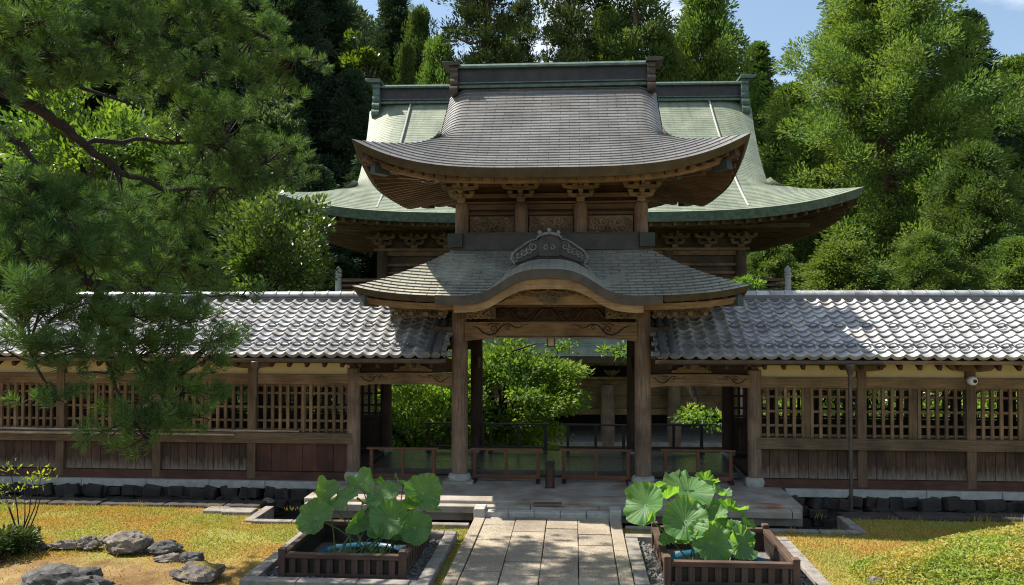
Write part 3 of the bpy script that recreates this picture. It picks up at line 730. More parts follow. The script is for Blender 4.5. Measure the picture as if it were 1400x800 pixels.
# ridge box with mouldings and rolled end tiles
def ridge_box(parent, cx, cy, L, z0, H, D, mbody, mcap):
    b = MB(); b.box((cx, cy, z0 + H * .42), (L, D * .72, H * .66)); b.build('ridge_box', mbody, parent)
    b = MB(); b.box((cx, cy, z0 + H * .02), (L + .02, D * 1.15, H * .10)); b.box((cx, cy, z0 + H * .20), (L + .01, D * .86, H * .05)); b.build('ridge_moulding', mcap, parent)
    b = MB(); P = [(-D * .62, H * .76), (D * .62, H * .76), (D * .62, H * .84), (D * .45, H * .94), (D * .2, H), (-D * .2, H), (-D * .45, H * .94), (-D * .62, H * .84)]
    b.prism([(p[0], p[1]) for p in P], (cx - L / 2, cy, z0), (0, 1, 0), (0, 0, 1), (L, 0, 0)); b.build('ridge_cap', mcap, parent)
ridge_box(G, 0, GY, 3.62, 7.26, .48, .34, M['bronze_black'], M['verdigris'])
def ridge_end(parent, x, cy, z0, s, mat, sx, rolls=3):
    b = MB()
    for i in range(rolls):
        z = z0 + s * (.10 + .24 * i); y = cy - s * (.42 - .07 * i)
        b.tube([(x - .12 * s, y, z), (x + .12 * s, y, z)], .15 * s, 14); b.tube([(x - .12 * s, 2 * cy - y, z), (x + .12 * s, 2 * cy - y, z)], .15 * s, 14)
        b.box((x, cy, z), (.22 * s, .8 * s, .24 * s))
    zt = z0 + s * (.24 * rolls + .02)
    b.box((x, cy, zt + .03 * s), (.24 * s, .80 * s, .10 * s)); b.box((x + sx * .02 * s, cy, zt + .11 * s), (.30 * s, .74 * s, .055 * s))
    b.prism([(-.17, 0), (.20, 0), (.36, .06), (.34, .12), (-.15, .11)], (x, cy - .48 * s, zt + .14 * s), (sx * s, 0, 0), (0, 0, s), (0, .96 * s, 0))
    b.build('ridge_end_ornament', mat, parent, bevel=.008 * s)
for sx in (-1, 1): ridge_end(G, sx * 1.86, GY, 7.12, .62, M['bronze'], sx)

# floor of the passage, barriers, lantern
fl = MB(); y = .50
while y < 2.35: fl.box((0, y + .09, .10), (6.7, .178, .04)); y += .18
fl.box((0, .55, .055), (6.72, .1, .07)); fl.build('floor', M['floor'], G)
H_ = thing('hanging_lantern', 'small black hanging lantern with paper panes under the middle beam of the gate', 'lantern', (0, .3, 2.34))
b = MB(); b.box((0, .3, 2.55), (.17, .17, .02)); b.box((0, .3, 2.36), (.15, .15, .02)); b.tube([(0, .3, 2.56), (0, .3, 2.80)], .006, 6)
for a in (-1, 1):
    for c in (-1, 1): b.box((a * .065, .3 + c * .065, 2.455), (.016, .016, .18))
b.build('frame', M['black_metal'], H_); MB().box((0, .3, 2.455), (.112, .112, .168)).build('pane', M['lamp_paper'], H_)

def barrier(loc, rz, label, mat, group):
    t = thing('barrier', label, 'barrier', loc, group)
    o = Vector(loc)
    MB().box(o + Vector((0, 0, .565)), (1.28, .075, .035)).build('top_rail', mat, t, bevel=.006)
    for x in (-.56, 0, .56): MB().box(o + Vector((x, 0, .31)), (.058, .05, .475)).build('post', mat, t, bevel=.004)
    MB().box(o + Vector((0, 0, .085)), (1.20, .045, .07)).build('bottom_rail', mat, t, bevel=.004)
    for x in (-.56, .56):
        MB().prism([(-.16, 0), (.16, 0), (.16, .025), (.06, .06), (-.06, .06), (-.16, .025)], o + Vector((x - .035, 0, 0)), (0, 1, 0), (0, 0, 1), (.07, 0, 0)).build('foot', M['wood_black'], t)
    t.rotation_euler = (0, 0, rz); return t
b0 = barrier((-2.62, .02, 0), R(.6), 'low red-brown wooden barrier closing the left side opening of the gate', M['barrier'], 'red-brown barriers across the gate')
for x, y, rz, lb in ((-.78, .05, -.4, 'low red-brown wooden barrier left of the small black floor lantern, between the gate columns'), (.79, .08, .5, 'low red-brown wooden barrier right of the small black floor lantern, between the gate columns'), (2.56, .16, -1, 'low red-brown wooden barrier closing the right side opening of the gate')):
    dup(b0, (x, y, 0), R(rz), label=lb)
b1 = barrier((-2.02, 2.3, .12), 0, 'dark rear barrier at the far left of the passage, in front of the maple', M['wood_black'], 'dark barriers along the rear of the passage')  # backlit shade on the rear barriers is put into their black wood colour
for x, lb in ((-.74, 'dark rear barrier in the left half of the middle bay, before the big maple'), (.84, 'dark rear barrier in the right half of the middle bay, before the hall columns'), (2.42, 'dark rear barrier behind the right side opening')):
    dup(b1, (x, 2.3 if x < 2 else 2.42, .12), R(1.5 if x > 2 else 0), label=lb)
L_ = thing('floor_lantern', 'small black box lantern with a brown face standing at the middle of the platform', 'lantern', (0, -.36, 0))
b = MB(); b.box((0, -.36, .225), (.15, .15, .41)); b.box((0, -.36, .436), (.165, .165, .02)); b.box((0, -.36, .01), (.16, .16, .02)); b.build('case', M['black_metal'], L_, bevel=.005)
MB().box((0, -.438, .19), (.09, .012, .34)).build('face_panel', M['planks_red'], L_)
# ------------------------------------------------------------------ the two covered corridors
TH = math.atan2(.96, 1.70); CT, ST = math.cos(TH), math.sin(TH); SL = math.hypot(.96, 1.70); ROWS = 12; PIT = .2235
def tile_h(x):
    s = (x / PIT) % 1
    return -.024 * math.sin(math.pi * s / .66) if s < .66 else .034 * math.sin(math.pi * (s - .66) / .34)
def slope_pt(x, s, h, front):
    y, z = -.62 + s * CT - h * ST, 2.235 + s * ST + h * CT
    return (x, y if front else 2.4 - y, z)
def tile_roof(x0, x1, front):
    q = random.Random(5 if front else 6)
    n = int(round((x1 - x0) / PIT * 9)); X = [x0 + (x1 - x0) * i / n for i in range(n + 1)]; b = MB()
    jit = {}
    for r in range(ROWS):
        s0, s1 = SL * r / ROWS, SL * (r + 1) / ROWS + .01
        H = []
        for x in X:
            k = (r, int(x // PIT))
            if k not in jit: jit[k] = (q.uniform(-.004, .004), q.uniform(-.006, .006))
            H.append((tile_h(x), jit[k]))
        A0 = [slope_pt(x, s0 + .012 + j[1], h - (.03 if r == 0 else .004), front) for x, (h, j) in zip(X, H)]
        A = [slope_pt(x, s0 + j[1], h + .042 + j[0], front) for x, (h, j) in zip(X, H)]
        B = [slope_pt(x, s1, h + .006, front) for x, (h, j) in zip(X, H)]
        rows = [A0, A, B]
        b.grid(rows if front else [list(reversed(p)) for p in rows])
    return b
def lattice(xa, xb, y):
    b = MB(); n = max(3, int(round((xb - xa) / .142))); 
    for i in range(1, n):
        x = xa + (xb - xa) * i / n; b.box((x, y, 1.27), (.05, .045, .86))
    for z in (.875, 1.04, 1.28, 1.53, 1.665): b.box(((xa + xb) / 2, y + .014, z), (xb - xa, .03, .04))
    b.box(((xa + xb) / 2, y + .02, 1.69), (xb - xa, .05, .03))
    m = (xa + xb) / 2 
    b.box((m, y + .016, 1.27), (.085, .05, .86))
    return b
def plankwall(xa, xb, y, wd=.165):
    b = MB(); n = max(3, int(round((xb - xa) / wd)))
    for i in range(n):
        d = (xb - xa) / n; b.box((xa + (i + .5) * d, y + random.uniform(-.004, .004), .40), (d - .008, .03, .50))
    return b
def corridor(sx, posts, xend, label):
    X0 = sx * 1.76
    t = thing('covered_corridor', label, 'corridor', (sx * 3.5, 1.2, 0))
    xa, xb = sorted((X0, xend))
    tr = tile_roof(xa, xb, True).build('tile_roof', M['tile'], t, sharp=50)
    tile_roof(xa, xb, False).build('tile_roof', M['tile'], t, sharp=50)
    # barrel tiles down the verge beside the gate
    for k in (0, 1):
        x = sx * (1.90 + .165 * k); b = MB()
        pts = [slope_pt(x, SL * i / 12 - .02, .05 + (.006 if i % 2 else 0), True) for i in range(13)]
        b.tube(pts, .062, 12); p0, p1 = Vector(slope_pt(x, -.03, .05, True)), Vector(slope_pt(x, -.05, .05, True))
        b.tube([p0, p1], .068, 14); b.build('verge_tile', M['tile_dark'], t)
    b = MB(); x = sx * 1.78
    for i in range(6): b.tube([slope_pt(x + sx * -.05, SL * i / 6 + .04, .03 + .02 * 0, True), slope_pt(x + sx * .06, SL * i / 6, .05, True)], .045, 8)
    b.build('verge_tile', M['tile_dark'], t)
    # loop-shaped snow guards
    g = None
    for row, step in ((2, 1), (6, 2)):
        n = int((min(abs(xend), 10.6) - 2.3) / PIT); 
        for i in range(0, n, step):
            x = (math.floor(sx * (2.35 + i * PIT) / PIT) + .36) * PIT
            if g is None:
                m = MB(); P = [Vector((.075 * math.cos(a), -.03 - .03 * math.sin(a), .012 + .048 * math.sin(a))) for a in np.linspace(0, math.pi, 9)]
                m.tube(P, .013, 6); m.tube([(-.075, -.03, .01), (.075, -.03, .01)], .010, 5)
                g = m.build('snow_guard', M['tile_dark'], t, None); g.data.transform(Matrix.Translation(ORG[t.name])); o = g
            else:
                o = g.copy(); col.objects.link(o)
            o.location = Vector(slope_pt(x, SL * row / ROWS - .02, .02, True)) - ORG[t.name]
    # ridge: layered flat tiles under a row of half-round cap tiles
    b = MB()
    for i in range(3): b.box(((xa + xb) / 2, 1.2, 3.19 + .042 * i), (xb - xa - .002 * i, .36 - .05 * i, .034))
    b.box(((xa + xb) / 2, 1.2, 3.13), (xb - xa - .01, .22, .2)); b.build('ridge_course', M['tile_dark'], t)
    b = MB(); x = xa
    while x < xb - .02:
        L = min(.255, xb - x)
        P = [[(x + u * L, 1.2 - r * math.cos(a), 3.295 + r * .8 * math.sin(a)) for a in np.linspace(-.2, math.pi + .2, 10)] for u, r in ((0, .118), (.12, .118), (.13, .104), (1.0, .104))]
        b.grid(P); x += L
    b.build('ridge_cap', M['tile'], t)
    # timber frame
    w0, w1 = sorted((sx * 3.5, xend)); mid = (w0 + w1) / 2; Lw = w1 - w0
    for y in (0, 2.4):
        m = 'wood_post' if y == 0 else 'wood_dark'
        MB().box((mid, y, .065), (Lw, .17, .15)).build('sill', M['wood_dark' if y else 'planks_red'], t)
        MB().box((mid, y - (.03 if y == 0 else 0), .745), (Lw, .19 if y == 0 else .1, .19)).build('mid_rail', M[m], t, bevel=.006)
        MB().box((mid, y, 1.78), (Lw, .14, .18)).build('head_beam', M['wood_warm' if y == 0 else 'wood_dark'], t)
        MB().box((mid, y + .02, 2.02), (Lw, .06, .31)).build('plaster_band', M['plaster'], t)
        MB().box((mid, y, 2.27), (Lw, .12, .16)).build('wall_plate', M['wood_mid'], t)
    MB().box((mid, 1.2, .06), (Lw, 2.3, .1)).build('corridor_floor', M['wood_dark'], t)
    allp = [sx * 3.5] + posts
    for i, (pa, pb) in enumerate(zip(allp, allp[1:])):
        a, c = sorted((pa, pb)); a += .075; c -= .075
        L1 = lattice(a, c, 0).build('lattice_panel', M['wood_warm'], t)
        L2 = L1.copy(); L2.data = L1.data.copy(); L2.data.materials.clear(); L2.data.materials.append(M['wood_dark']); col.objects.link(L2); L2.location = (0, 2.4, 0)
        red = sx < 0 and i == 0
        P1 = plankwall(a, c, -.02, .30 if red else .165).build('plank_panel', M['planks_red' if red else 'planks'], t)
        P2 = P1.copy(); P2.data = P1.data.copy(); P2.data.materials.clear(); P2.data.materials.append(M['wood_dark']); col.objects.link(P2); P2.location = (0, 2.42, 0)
        P2 = MB().box(((a + c) / 2, .035, .40), (c - a, .03, .5)).build('board_backing', M['wood_dark'], t)
    for x in posts:
        for y in (0, 2.4):
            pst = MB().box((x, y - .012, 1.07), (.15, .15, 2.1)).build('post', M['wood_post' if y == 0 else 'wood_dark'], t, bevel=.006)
        if abs(x) < 12:
            P = [(-.38, .13), (-.38, .08), (-.30, .02), (-.14, 0), (.14, 0), (.30, .02), (.38, .08), (.38, .13)]
            MB().prism(P, (x, -.14, 1.98), (1, 0, 0), (0, 0, 1), (0, .16, 0)).build('boat_bracket', M['wood_post'], t)
    # eaves: rafters, boards, gutter
    n = int((abs(xend) - 2.0) / .31)
    for i in range(min(n, 46)):
        x = sx * (2.0 + .31 * i); MB().bar((x, -.57, 2.065), (x, 1.1, 2.065 + 1.67 * .565), .058, .08).build('rafter', M['wood_dark'], t)
    b = MB()
    for k, fr in ((0, 1), (1, 0)):
        A = [slope_pt(x, s, -.075, fr) for s in (.0, SL) for x in (xa + .01, xb)]
        b.add([A[0], A[1], A[3], A[2]], [(0, 1, 2, 3)], [[(A[0][0], 0), (A[1][0], 0), (A[3][0], 2), (A[2][0], 2)]])
    b.build('roof_boarding', M['wood_dark'], t)
    MB().box(((xa + xb) / 2, -.585, 2.155), (xb - xa, .05, .06)).build('eave_board', M['wood_warm'], t)
    ga, gb = sorted((sx * 1.8, sx * (5.35 if sx < 0 else 5.4)))
    b = MB(); P = []
    for x in (ga, gb): P.append([(x, -.665 + .05 * math.cos(a), 2.16 + .05 * math.sin(a)) for a in np.linspace(math.pi, 2 * math.pi, 9)])
    b.grid(P); b.grid([[(q[0], q[1] * .99 - .006, q[2] + .004) for q in P[0]], [(q[0], q[1] * .99 - .006, q[2] + .004) for q in P[1]]])
    x = ga + .2
    while x < gb:
        b.box((x, -.64, 2.155), (.02, .10, .016)); x += .6
    b.build('gutter', M['pipe'], t)
    px_ = -5.02 if sx < 0 else 4.88
    b = MB(); b.lathe([(.035, -.36), (.034, -.22), (.04, -.20), (.03, -.17), (.05, -.10), (.085, -.04), (.085, .03), (.07, .04)], (px_, -.665, 2.10), 14)
    b.tube([(px_, -.665, 1.80), (px_, -.665, 1.60), (px_, -.655, -.62 if sx > 0 else 1.52)], .032, 10)
    if sx > 0: b.tube([(px_, -.655, 1.30), (px_, -.655, 1.36)], .04, 10)
    b.build('downpipe', M['pipe'], t)
    return t
corridor(-1, [-5.33, -7.08, -8.9, -10.7, -12.5, -14.3, -16.1], -16.1, 'left covered corridor with white-glinting pantile roof and latticed wall, half hidden by the pine')
corridor(1, [5.27, 7.05, 8.83, 10.6, 12.4, 14.2], 14.2, 'right covered corridor with blue-grey pantile roof, latticed wall and a tall downpipe')
# poles lying on the ledge of the left wall, and a camera on the second post of the right wall
for i, (xa, xb, y, z, lb) in enumerate(((-10.6, -5.05, -.10, .862, 'long pale pole lying on the ledge of the left wall, the upper one'), (-10.4, -5.5, -.105, .872, ''), (-6.0, -4.45, -.098, .865, 'short weathered pole on the wall ledge just right of the pine branch'))):
    if i == 1: continue
    b = MB(); b.tube([(lerp(xa, xb, k / 8), y + .008 * math.sin(k * 1.9 + i), z + .004 * math.sin(k * 2.3)) for k in range(9)], [.024 - .001 * k for k in range(9)], 8)
    tag(b.build('wooden_pole', M['pole'], None, (xa, y, z)), lb, 'pole')
b = MB(); b.tube([(-10.6, -.168, .80), (-8, -.165, .805), (-5.6, -.17, .80)], [.026, .024, .02], 8)
tag(b.build('wooden_pole', M['pole'], None, (-8, -.168, .8)), 'long grey-brown pole tied along the front of the left wall, the lower one', 'pole')
t = thing('security_camera', 'round white dome security camera fixed to the post of the right corridor', 'security camera', (7.05, -.1, 1.83))
b = MB(); b.tube([(7.05, -.085, 1.83), (7.05, -.14, 1.83)], .075, 18); b.lathe([(.001, 0), (.02, 0)], (7.05, -.14, 1.83), 8); b.build('housing', M['white_plastic'], t)
P = [[(7.05 + r * math.cos(a), -.14 - d, 1.83 + r * math.sin(a)) for a in np.linspace(0, 6.2832, 17)] for r, d in ((.078, 0), (.07, .03), (.045, .05), (.001, .055))]
MB().grid(P).build('dome', M['white_plastic'], t)
MB().tube([(7.06, -.185, 1.83), (7.062, -.205, 1.825)], .03, 14).build('lens', M['black_metal'], t)

# ------------------------------------------------------------------ the great hall behind
Hh = thing('temple_hall', 'great two-storey temple hall with a wide pale green copper roof behind the gate', 'hall', (-.1, 26, -2.3))
HX, HY = -.1, 26
hw = lambda t: 8.80 + 2.66 * max(0, 1 - t / .36) ** 2.1 + .85 * max(0, (t - .30) / .70) ** 1.4
hd = lambda t: 9.5 * (1 - t) + .05
hz = lambda t: 6.77 + 6.9 * (.72 * t + .28 * t * t)
hl = lambda t: .92 * max(0, 1 - t / .34) ** 1.9
ring_roof(Hh, HX, HY, hw, hd, hz, hl, .314, 67, .012, M['copper_green'], 60, 4.5, .9, minoko=.5)
lo = eave_trim(Hh, HX, HY, hw(0), hd(0), hz(0), hl(0), 4.5, .36, 8.0, 5.7, 6.75, M['verdigris'], M['wood_mid'], 60, None, .12)
rafters(Hh, HX, HY, lo, 8.0, 5.7, 6.65, .46, .12, .16, M['wood_mid'], drop=.1)
P0 = [(HX + x, HY - 9.0 + .3 * (abs(x) / 11) ** 4, 6.28 + .85 * (abs(x) / 11) ** 4.5) for x in np.linspace(-10.9, 10.9, 31)]
b = MB(); b.grid([[(x, y, z) for x, y, z in P0], [(x, y - .05, z + .16) for x, y, z in P0]], [[(p[0], 0) for p in P0], [(p[0], .2) for p in P0]], False)
b.grid([[(x, y + .3, z) for x, y, z in P0], [(x, y, z) for x, y, z in P0]], [[(p[0], 0) for p in P0], [(p[0], .2) for p in P0]], False); b.build('eave_board', M['wood_mid'], Hh)
ridge_box(Hh, HX, HY, 18.3, 13.5, 1.0, .8, M['bronze_black'], M['verdigris'])
for sx in (-1, 1): ridge_end(Hh, HX + sx * 9.2, HY, 12.75, 1.55, M['verdigris'], sx, 4)
for sx in (-1, 1):
    T = [lerp(.36, 1, i / 8) for i in range(9)]
    poly = [(HY - hd(t), hz(t) - .8) for t in T] + [(HY + hd(t), hz(t) - .8) for t in reversed(T)]
    MB().prism(poly, (HX + sx * 8.0, 0, 0), (0, 1, 0), (0, 0, 1), (.1, 0, 0)).build('gable_wall', M['wood_mid'], Hh)
    b = MB()
    for sy in (-1, 1): b.grid([[(HX + sx * (hw(t) + .003), HY + sy * hd(t), hz(t) - .5 * sm((t - .284 + .12) / .22)) for t in T], [(HX + sx * (hw(t) - .05), HY + sy * hd(t), hz(t) - .45 - .5 * sm((t - .284 + .12) / .22)) for t in T]])
    b.build('verge_board', M['copper_green'], Hh)
    c = MB(); c.tube([(HX + sx * (7.2 + .3 * t) , HY - hd(t) - .0, hz(t) + .10) for t in np.linspace(.03, .985, 20)], .045, 6); c.build('lightning_cable', M['stone_pale'], Hh)
MB().box((HX, HY, 5.3), (15.3, 10.9, 3.4)).build('upper_wall', M['wood_mid'], Hh)
for x in (-7.75, -4.65, -1.55, 1.55, 4.65, 7.75): MB().tube([(HX + x, 20.5, 3.9), (HX + x, 20.5, 5.62)], .27, 14).build('column', M['wood_mid'], Hh)
b = MB(); b.box((HX, 20.5, 5.50), (15.9, .3, .2)); b.box((HX, 20.48, 5.0), (15.5, .24, .12)); b.box((HX, 20.5, 4.65), (15.6, .2, .1)); b.box((HX, 20.42, 5.66), (16.2, .4, .1)); b.build('tie_beam', M['wood_warm'], Hh)
for i in range(12):
    x = -7.75 + 15.5 * i / 11; b = MB(); bracket(b, HX + x, 20.35, 5.70, 1.5); b.build('bracket_set', M['carve'], Hh)
b = MB(); b.bar((HX - 9.2, 19.2, 6.50), (HX + 9.2, 19.2, 6.50), .2, .2); b.bar((HX - 10, 18.3, 6.45), (HX + 10, 18.3, 6.45), .16, .16); b.build('eave_purlin', M['wood_mid'], Hh)
# balcony with its railing and finial posts
MB().box((HX, HY, 3.6), (18.6, 15.0, .14)).build('balcony_floor', M['wood_mid'], Hh)
b = MB()
for z in (3.85, 4.05, 4.27): b.bar((HX - 9.2, 18.55, z), (HX + 9.2, 18.55, z), .09, .09 if z < 4.2 else .13)
for sx in (-1, 1):
    for z in (3.85, 4.05, 4.27): b.bar((HX + sx * 9.2, 18.55, z), (HX + sx * 9.2, 30, z), .09, .09)
b.build('balcony_rail', M['wood_mid'], Hh)
for x in (-9.2, 9.2): MB().lathe([(.13, 0), (.13, .8), (.16, .82), (.16, .87), (.11, .9), (.14, .96), (.15, 1.02), (.1, 1.1), (.02, 1.2)], (HX + x, 18.55, 3.65), 14).build('finial_post', M['stone_pale'], Hh)
# lower storey
mw = lambda t: 11.6 - 3.2 * t
md = lambda t: 10.5 - 3.2 * t
mz = lambda t: 1.30 + 2.15 * (.85 * t + .15 * t * t)
ml = lambda t: .6 * (1 - t) ** 1.5
ring_roof(Hh, HX, HY, mw, md, mz, ml, 1.01, 30, .02, M['copper_green'], 40, 5, .9)
eave_trim(Hh, HX, HY, mw(0), md(0), mz(0), ml(0), 5, .24, 9.2, 8.2, 1.5, M['bronze'], M['wood_mid'], 40)
b = MB(); b.box((HX, 18.0, -.05), (18.0, .3, .62)); b.box((HX, 17.96, -.62), (18.0, .24, .5)); b.box((HX, 17.9, -1.0), (18.2, .34, .24)); b.box((HX, 17.8, .34), (18.4, .5, .10)); b.build('lintel_beam', M['wood_warm'], Hh)
for i in range(14): b = MB(); bracket(b, HX - 8.7 + 1.34 * i, 17.75, .36, .75); b.build('bracket_set', M['carve'], Hh)
b = MB(); b.bar((HX - 9.2, 16.95, .94), (HX + 9.2, 16.95, .94), .2, .1)
for i in range(60): b.box((HX - 9 + .3 * i, 16.7, .96), (.09, .5, .1))
b.build('rafter_end_band', M['carve'], Hh)  # rafter ends of the lower eaves, joined by an added bar
for x in (-8.7, -6.1, -3.5, -.9, 1.74, 4.34, 6.95, 9.5): MB().tube([(x, 17.45, -2.3), (x, 17.45, -1), (x, 17.45, .1)], [.27, .275, .25], 16).build('column', M['wood_grey'], Hh)
b = MB(); b.box((HX, 22.4, -.9), (18, .2, 2.9)); b.build('back_wall', M['wood_black'], Hh)  # the hall interior's darkness is put into this wall's black colour
b = MB(); b.box((HX, 20.5, -2.22), (18.6, 6.4, .16)); b.build('hall_floor', M['stone_plat'], Hh)
for x in (-6.5, -2, 2.6, 5.6): MB().box((x, 21.6, -1.2), (.7, .14, 2.0)).build('inner_door', M['wood_dark'], Hh)

Hh.location.x = -.4; Hh.rotation_euler.z = R(1.7)      # the hall stands slightly askew to the gate
# ------------------------------------------------------------------ planters with lotus
def lotusmat():
    m, n, l, b = base_mat('lotus_leaf', .5, 0, .4); tc = n.new('ShaderNodeTexCoord')
    sp = n.new('ShaderNodeSeparateXYZ'); l.new(tc.outputs['UV'], sp.inputs[0])
    mu = n.new('ShaderNodeMath'); mu.operation = 'MULTIPLY'; l.new(sp.outputs[0], mu.inputs[0]); mu.inputs[1].default_value = 21
    fr = n.new('ShaderNodeMath'); fr.operation = 'PINGPONG'; l.new(mu.outputs[0], fr.inputs[0]); fr.inputs[1].default_value = .5
    mr = n.new('ShaderNodeMapRange'); mr.inputs[1].default_value = .0; mr.inputs[2].default_value = .09; l.new(fr.outputs[0], mr.inputs[0])
    t = noise(n, l, tc.outputs['Object'], 7, 5); c = ramp(n, (.06, .15, .05), (.10, .21, .07), .35, .65); l.new(t.outputs[0], c.inputs[0])
    o = mixc(n, l, mr.outputs[0], (.15, .27, .10), c.outputs[0])
    # pale centre where the stalk meets, browned rim here and there
    cr = n.new('ShaderNodeMapRange'); cr.inputs[1].default_value = .10; cr.inputs[2].default_value = .03; l.new(sp.outputs[1], cr.inputs[0]); o = mixc(n, l, cr.outputs[0], o, (.30, .38, .18))
    k = noise(n, l, tc.outputs['Object'], 11, 3); ad = n.new('ShaderNodeMath'); ad.operation = 'MULTIPLY'; l.new(k.outputs[0], ad.inputs[0]); l.new(sp.outputs[1], ad.inputs[1])
    rm = n.new('ShaderNodeMapRange'); rm.inputs[1].default_value = .60; rm.inputs[2].default_value = .68; l.new(ad.outputs[0], rm.inputs[0]); o = mixc(n, l, rm.outputs[0], o, (.22, .14, .05))
    l.new(o, b.inputs['Base Color']); bump(n, l, b, mr.outputs[0], .35, .004)
    tr = n.new('ShaderNodeBsdfTranslucent'); l.new(mixc(n, l, 1, o, (3.4, 3.0, .6), 'MULTIPLY'), tr.inputs[0])
    ms = n.new('ShaderNodeMixShader'); ms.inputs[0].default_value = .45; l.new(b.outputs[0], ms.inputs[1]); l.new(tr.outputs[0], ms.inputs[2]); l.new(ms.outputs[0], n['Material Output'].inputs[0])
    return m
M['lotus'] = lotusmat(); M['stalk'] = plain('stalk', (.11, .17, .05), (.07, .10, .03), .6)
M['tub'] = plain('tub', (.02, .17, .29), (.012, .11, .20), .3, 0, 3, .02)
M['water'] = plain('water', (.012, .02, .018), (.008, .012, .012), .05, 0, 8, .05)
def planter(cx, cy, w_, label, sx):
    t = thing('wooden_planter', label, 'planter', (cx, cy, -.25)); h = w_ / 2
    for px in (-1, 1):
        for py in (-1, 1):
            p = MB(); p.box((cx + px * h, cy + py * h, -.25 + .185), (.085, .085, .37)); p.prism([(-.05, 0), (.05, 0), (.035, .02), (-.035, .02)], (cx + px * h, cy + py * h - .05, .12), (1, 0, 0), (0, 0, 1), (0, .1, 0)); p.build('corner_post', M['planter'], t, bevel=.006)
    for k in range(4):
        dx, dy = ((0, -1), (1, 0), (0, 1), (-1, 0))[k]; hor = dx == 0
        for z, th, nm, ex in ((.055, .06, 'top_rail', .085), (-.185, .06, 'bottom_rail', .05)):
            d = (w_ - .085, ex, th) if hor else (ex, w_ - .085, th)
            MB().box((cx + dx * h, cy + dy * h, z), d).build(nm, M['planter'], t, bevel=.006)
        for i in range(9):
            u = (i - 4) / 9 * (w_ - .1); c_ = (cx + u, cy + dy * (h + .004), -.065) if hor else (cx + dx * (h + .004), cy + u, -.065)
            MB().box(c_, (.075, .028, .19) if hor else (.028, .075, .19)).build('slat', M['planter'], t, bevel=.003)
        for z in (.0, -.1):
            pass
        d = (w_ - .1, .012, .2) if hor else (.012, w_ - .1, .2)
        MB().box((cx + dx * (h - .03), cy + dy * (h - .03), -.07), d).build('lining_board', M['wood_black'], t)
    # stone kerb frame and gravel bed around the planter
    k = MB(); o = h + .30
    for a, c_, d in (((0, -1), None, 0), ((0, 1), None, 0), ((1, 0), None, 1), ((-1, 0), None, 1)):
        s0 = -o - .08; n = 0
        while s0 < o + .07:
            L = min(random.uniform(.5, .9), o + .08 - s0); m_ = s0 + L / 2
            if d == 0: k.box((cx + m_, cy + a[1] * o, -.215), (L - .008, .16, .17))
            else:
                L2 = L
                if abs(m_) < o - .05 or True: k.box((cx + a[0] * o, cy + m_ * .84, -.216), (.158, L * .84 - .008, .168))
            s0 += L
    tag(k.build('kerb', M['kerb'], bevel=.012), kind='structure')
    g = MB(); q = random.Random(int(cx * 10)); 
    g.grid([[(cx - o, cy - o, -.215), (cx + o, cy - o, -.215)], [(cx - o, cy + o, -.215), (cx + o, cy + o, -.215)]])
    for i in range(1500):
        x, y = q.uniform(-o + .08, o - .08), q.uniform(-o + .08, o - .08)
        if max(abs(x), abs(y)) < h - .0: continue
        r = q.uniform(.012, .026); g.box((cx + x, cy + y, -.21), (r * 2, r * 1.5, r * 1.3), Matrix.Rotation(q.uniform(0, 6), 3, Vector((q.random(), q.random(), q.random() + .2)).normalized()))
    tag(g.build('gravel', M['gravel']), kind='stuff')
    tb = thing('water_tub', 'round blue plastic tub of water inside the %s planter' % ('left' if sx < 0 else 'right'), 'tub', (cx, cy, -.2))
    b = MB(); r = .60; b.lathe([(r * .9, -.10), (r * .97, -.02), (r * 1.05, -.015), (r * 1.06, .015), (r * 1.02, .02), (r * .96, 0), (r * .90, -.09)], (cx, cy, -.19), 40); b.build('shell', M['tub'], tb)
    b = MB(); b.lathe([(r * .945, -.055), (.001, -.055)], (cx, cy, -.143), 40); b.build('water', M['water'], tb)
def lotus_leaf(parent, c, R_, nrm, spin, cup, seed, foot, stem=True):
    q = random.Random(seed); nr, na = 9, 84; p1, p2, p3 = q.uniform(0, 6), q.uniform(0, 6), q.uniform(0, 6)
    P, UV = [], []
    nrm = Vector(nrm).normalized(); rot = nrm.to_track_quat('Z', 'Y').to_matrix() @ Matrix.Rotation(spin, 3, 'Z')
    for i in range(nr + 1):
        f = i / nr; row, ur = [], []
        for j in range(na + 1):
            a = 2 * math.pi * j / na; rr = R_ * f * (1 + .05 * math.sin(3 * a + p1) + .025 * math.sin(9 * a + p2) * f)
            z = R_ * (cup * f ** 1.7 + .14 * f ** 2.5 * math.sin(3 * a + p2) + .10 * f ** 3 * math.sin(6 * a + p3) + .06 * f ** 5 * math.sin(12 * a + p1) + .035 * f ** 6 * math.sin(19 * a + p3) + .018 * f * math.cos(21 * a) - .10 * (1 - f) ** 3)
            if cup > .5: x_, y_ = rr * math.cos(a) * (1 - .30 * f), rr * math.sin(a); z = R_ * (cup * f ** 1.5 * (math.cos(a) ** 2) + .10 * f * f * math.sin(a + p1) + .08 * f ** 3 * math.sin(6 * a + p2))
            else: x_, y_ = rr * math.cos(a), rr * math.sin(a)
            row.append(Vector(c) + rot @ Vector((x_, y_, z))); ur.append((j / na, f))
        P.append([tuple(v) for v in row]); UV.append(ur)
    leaf = MB().grid(P, UV).build('leaf', M['lotus'], parent, sharp=180)
    if stem:
        c = Vector(c); f = Vector(foot); m = (c + f) / 2 + Vector((q.uniform(-.04, .04), q.uniform(-.03, .03), .05))
        MB().tube([f, f * .55 + m * .45, m * .7 + c * .3, c * .93 + m * .07 - nrm * .012, c - nrm * .006], [.010, .009, .008, .007, .006], 7).build('stem', M['stalk'], leaf)
planter(-2.36, -3.73, 1.47, 'dark wooden slatted planter box with lotus, standing in shade left of the path', -1)
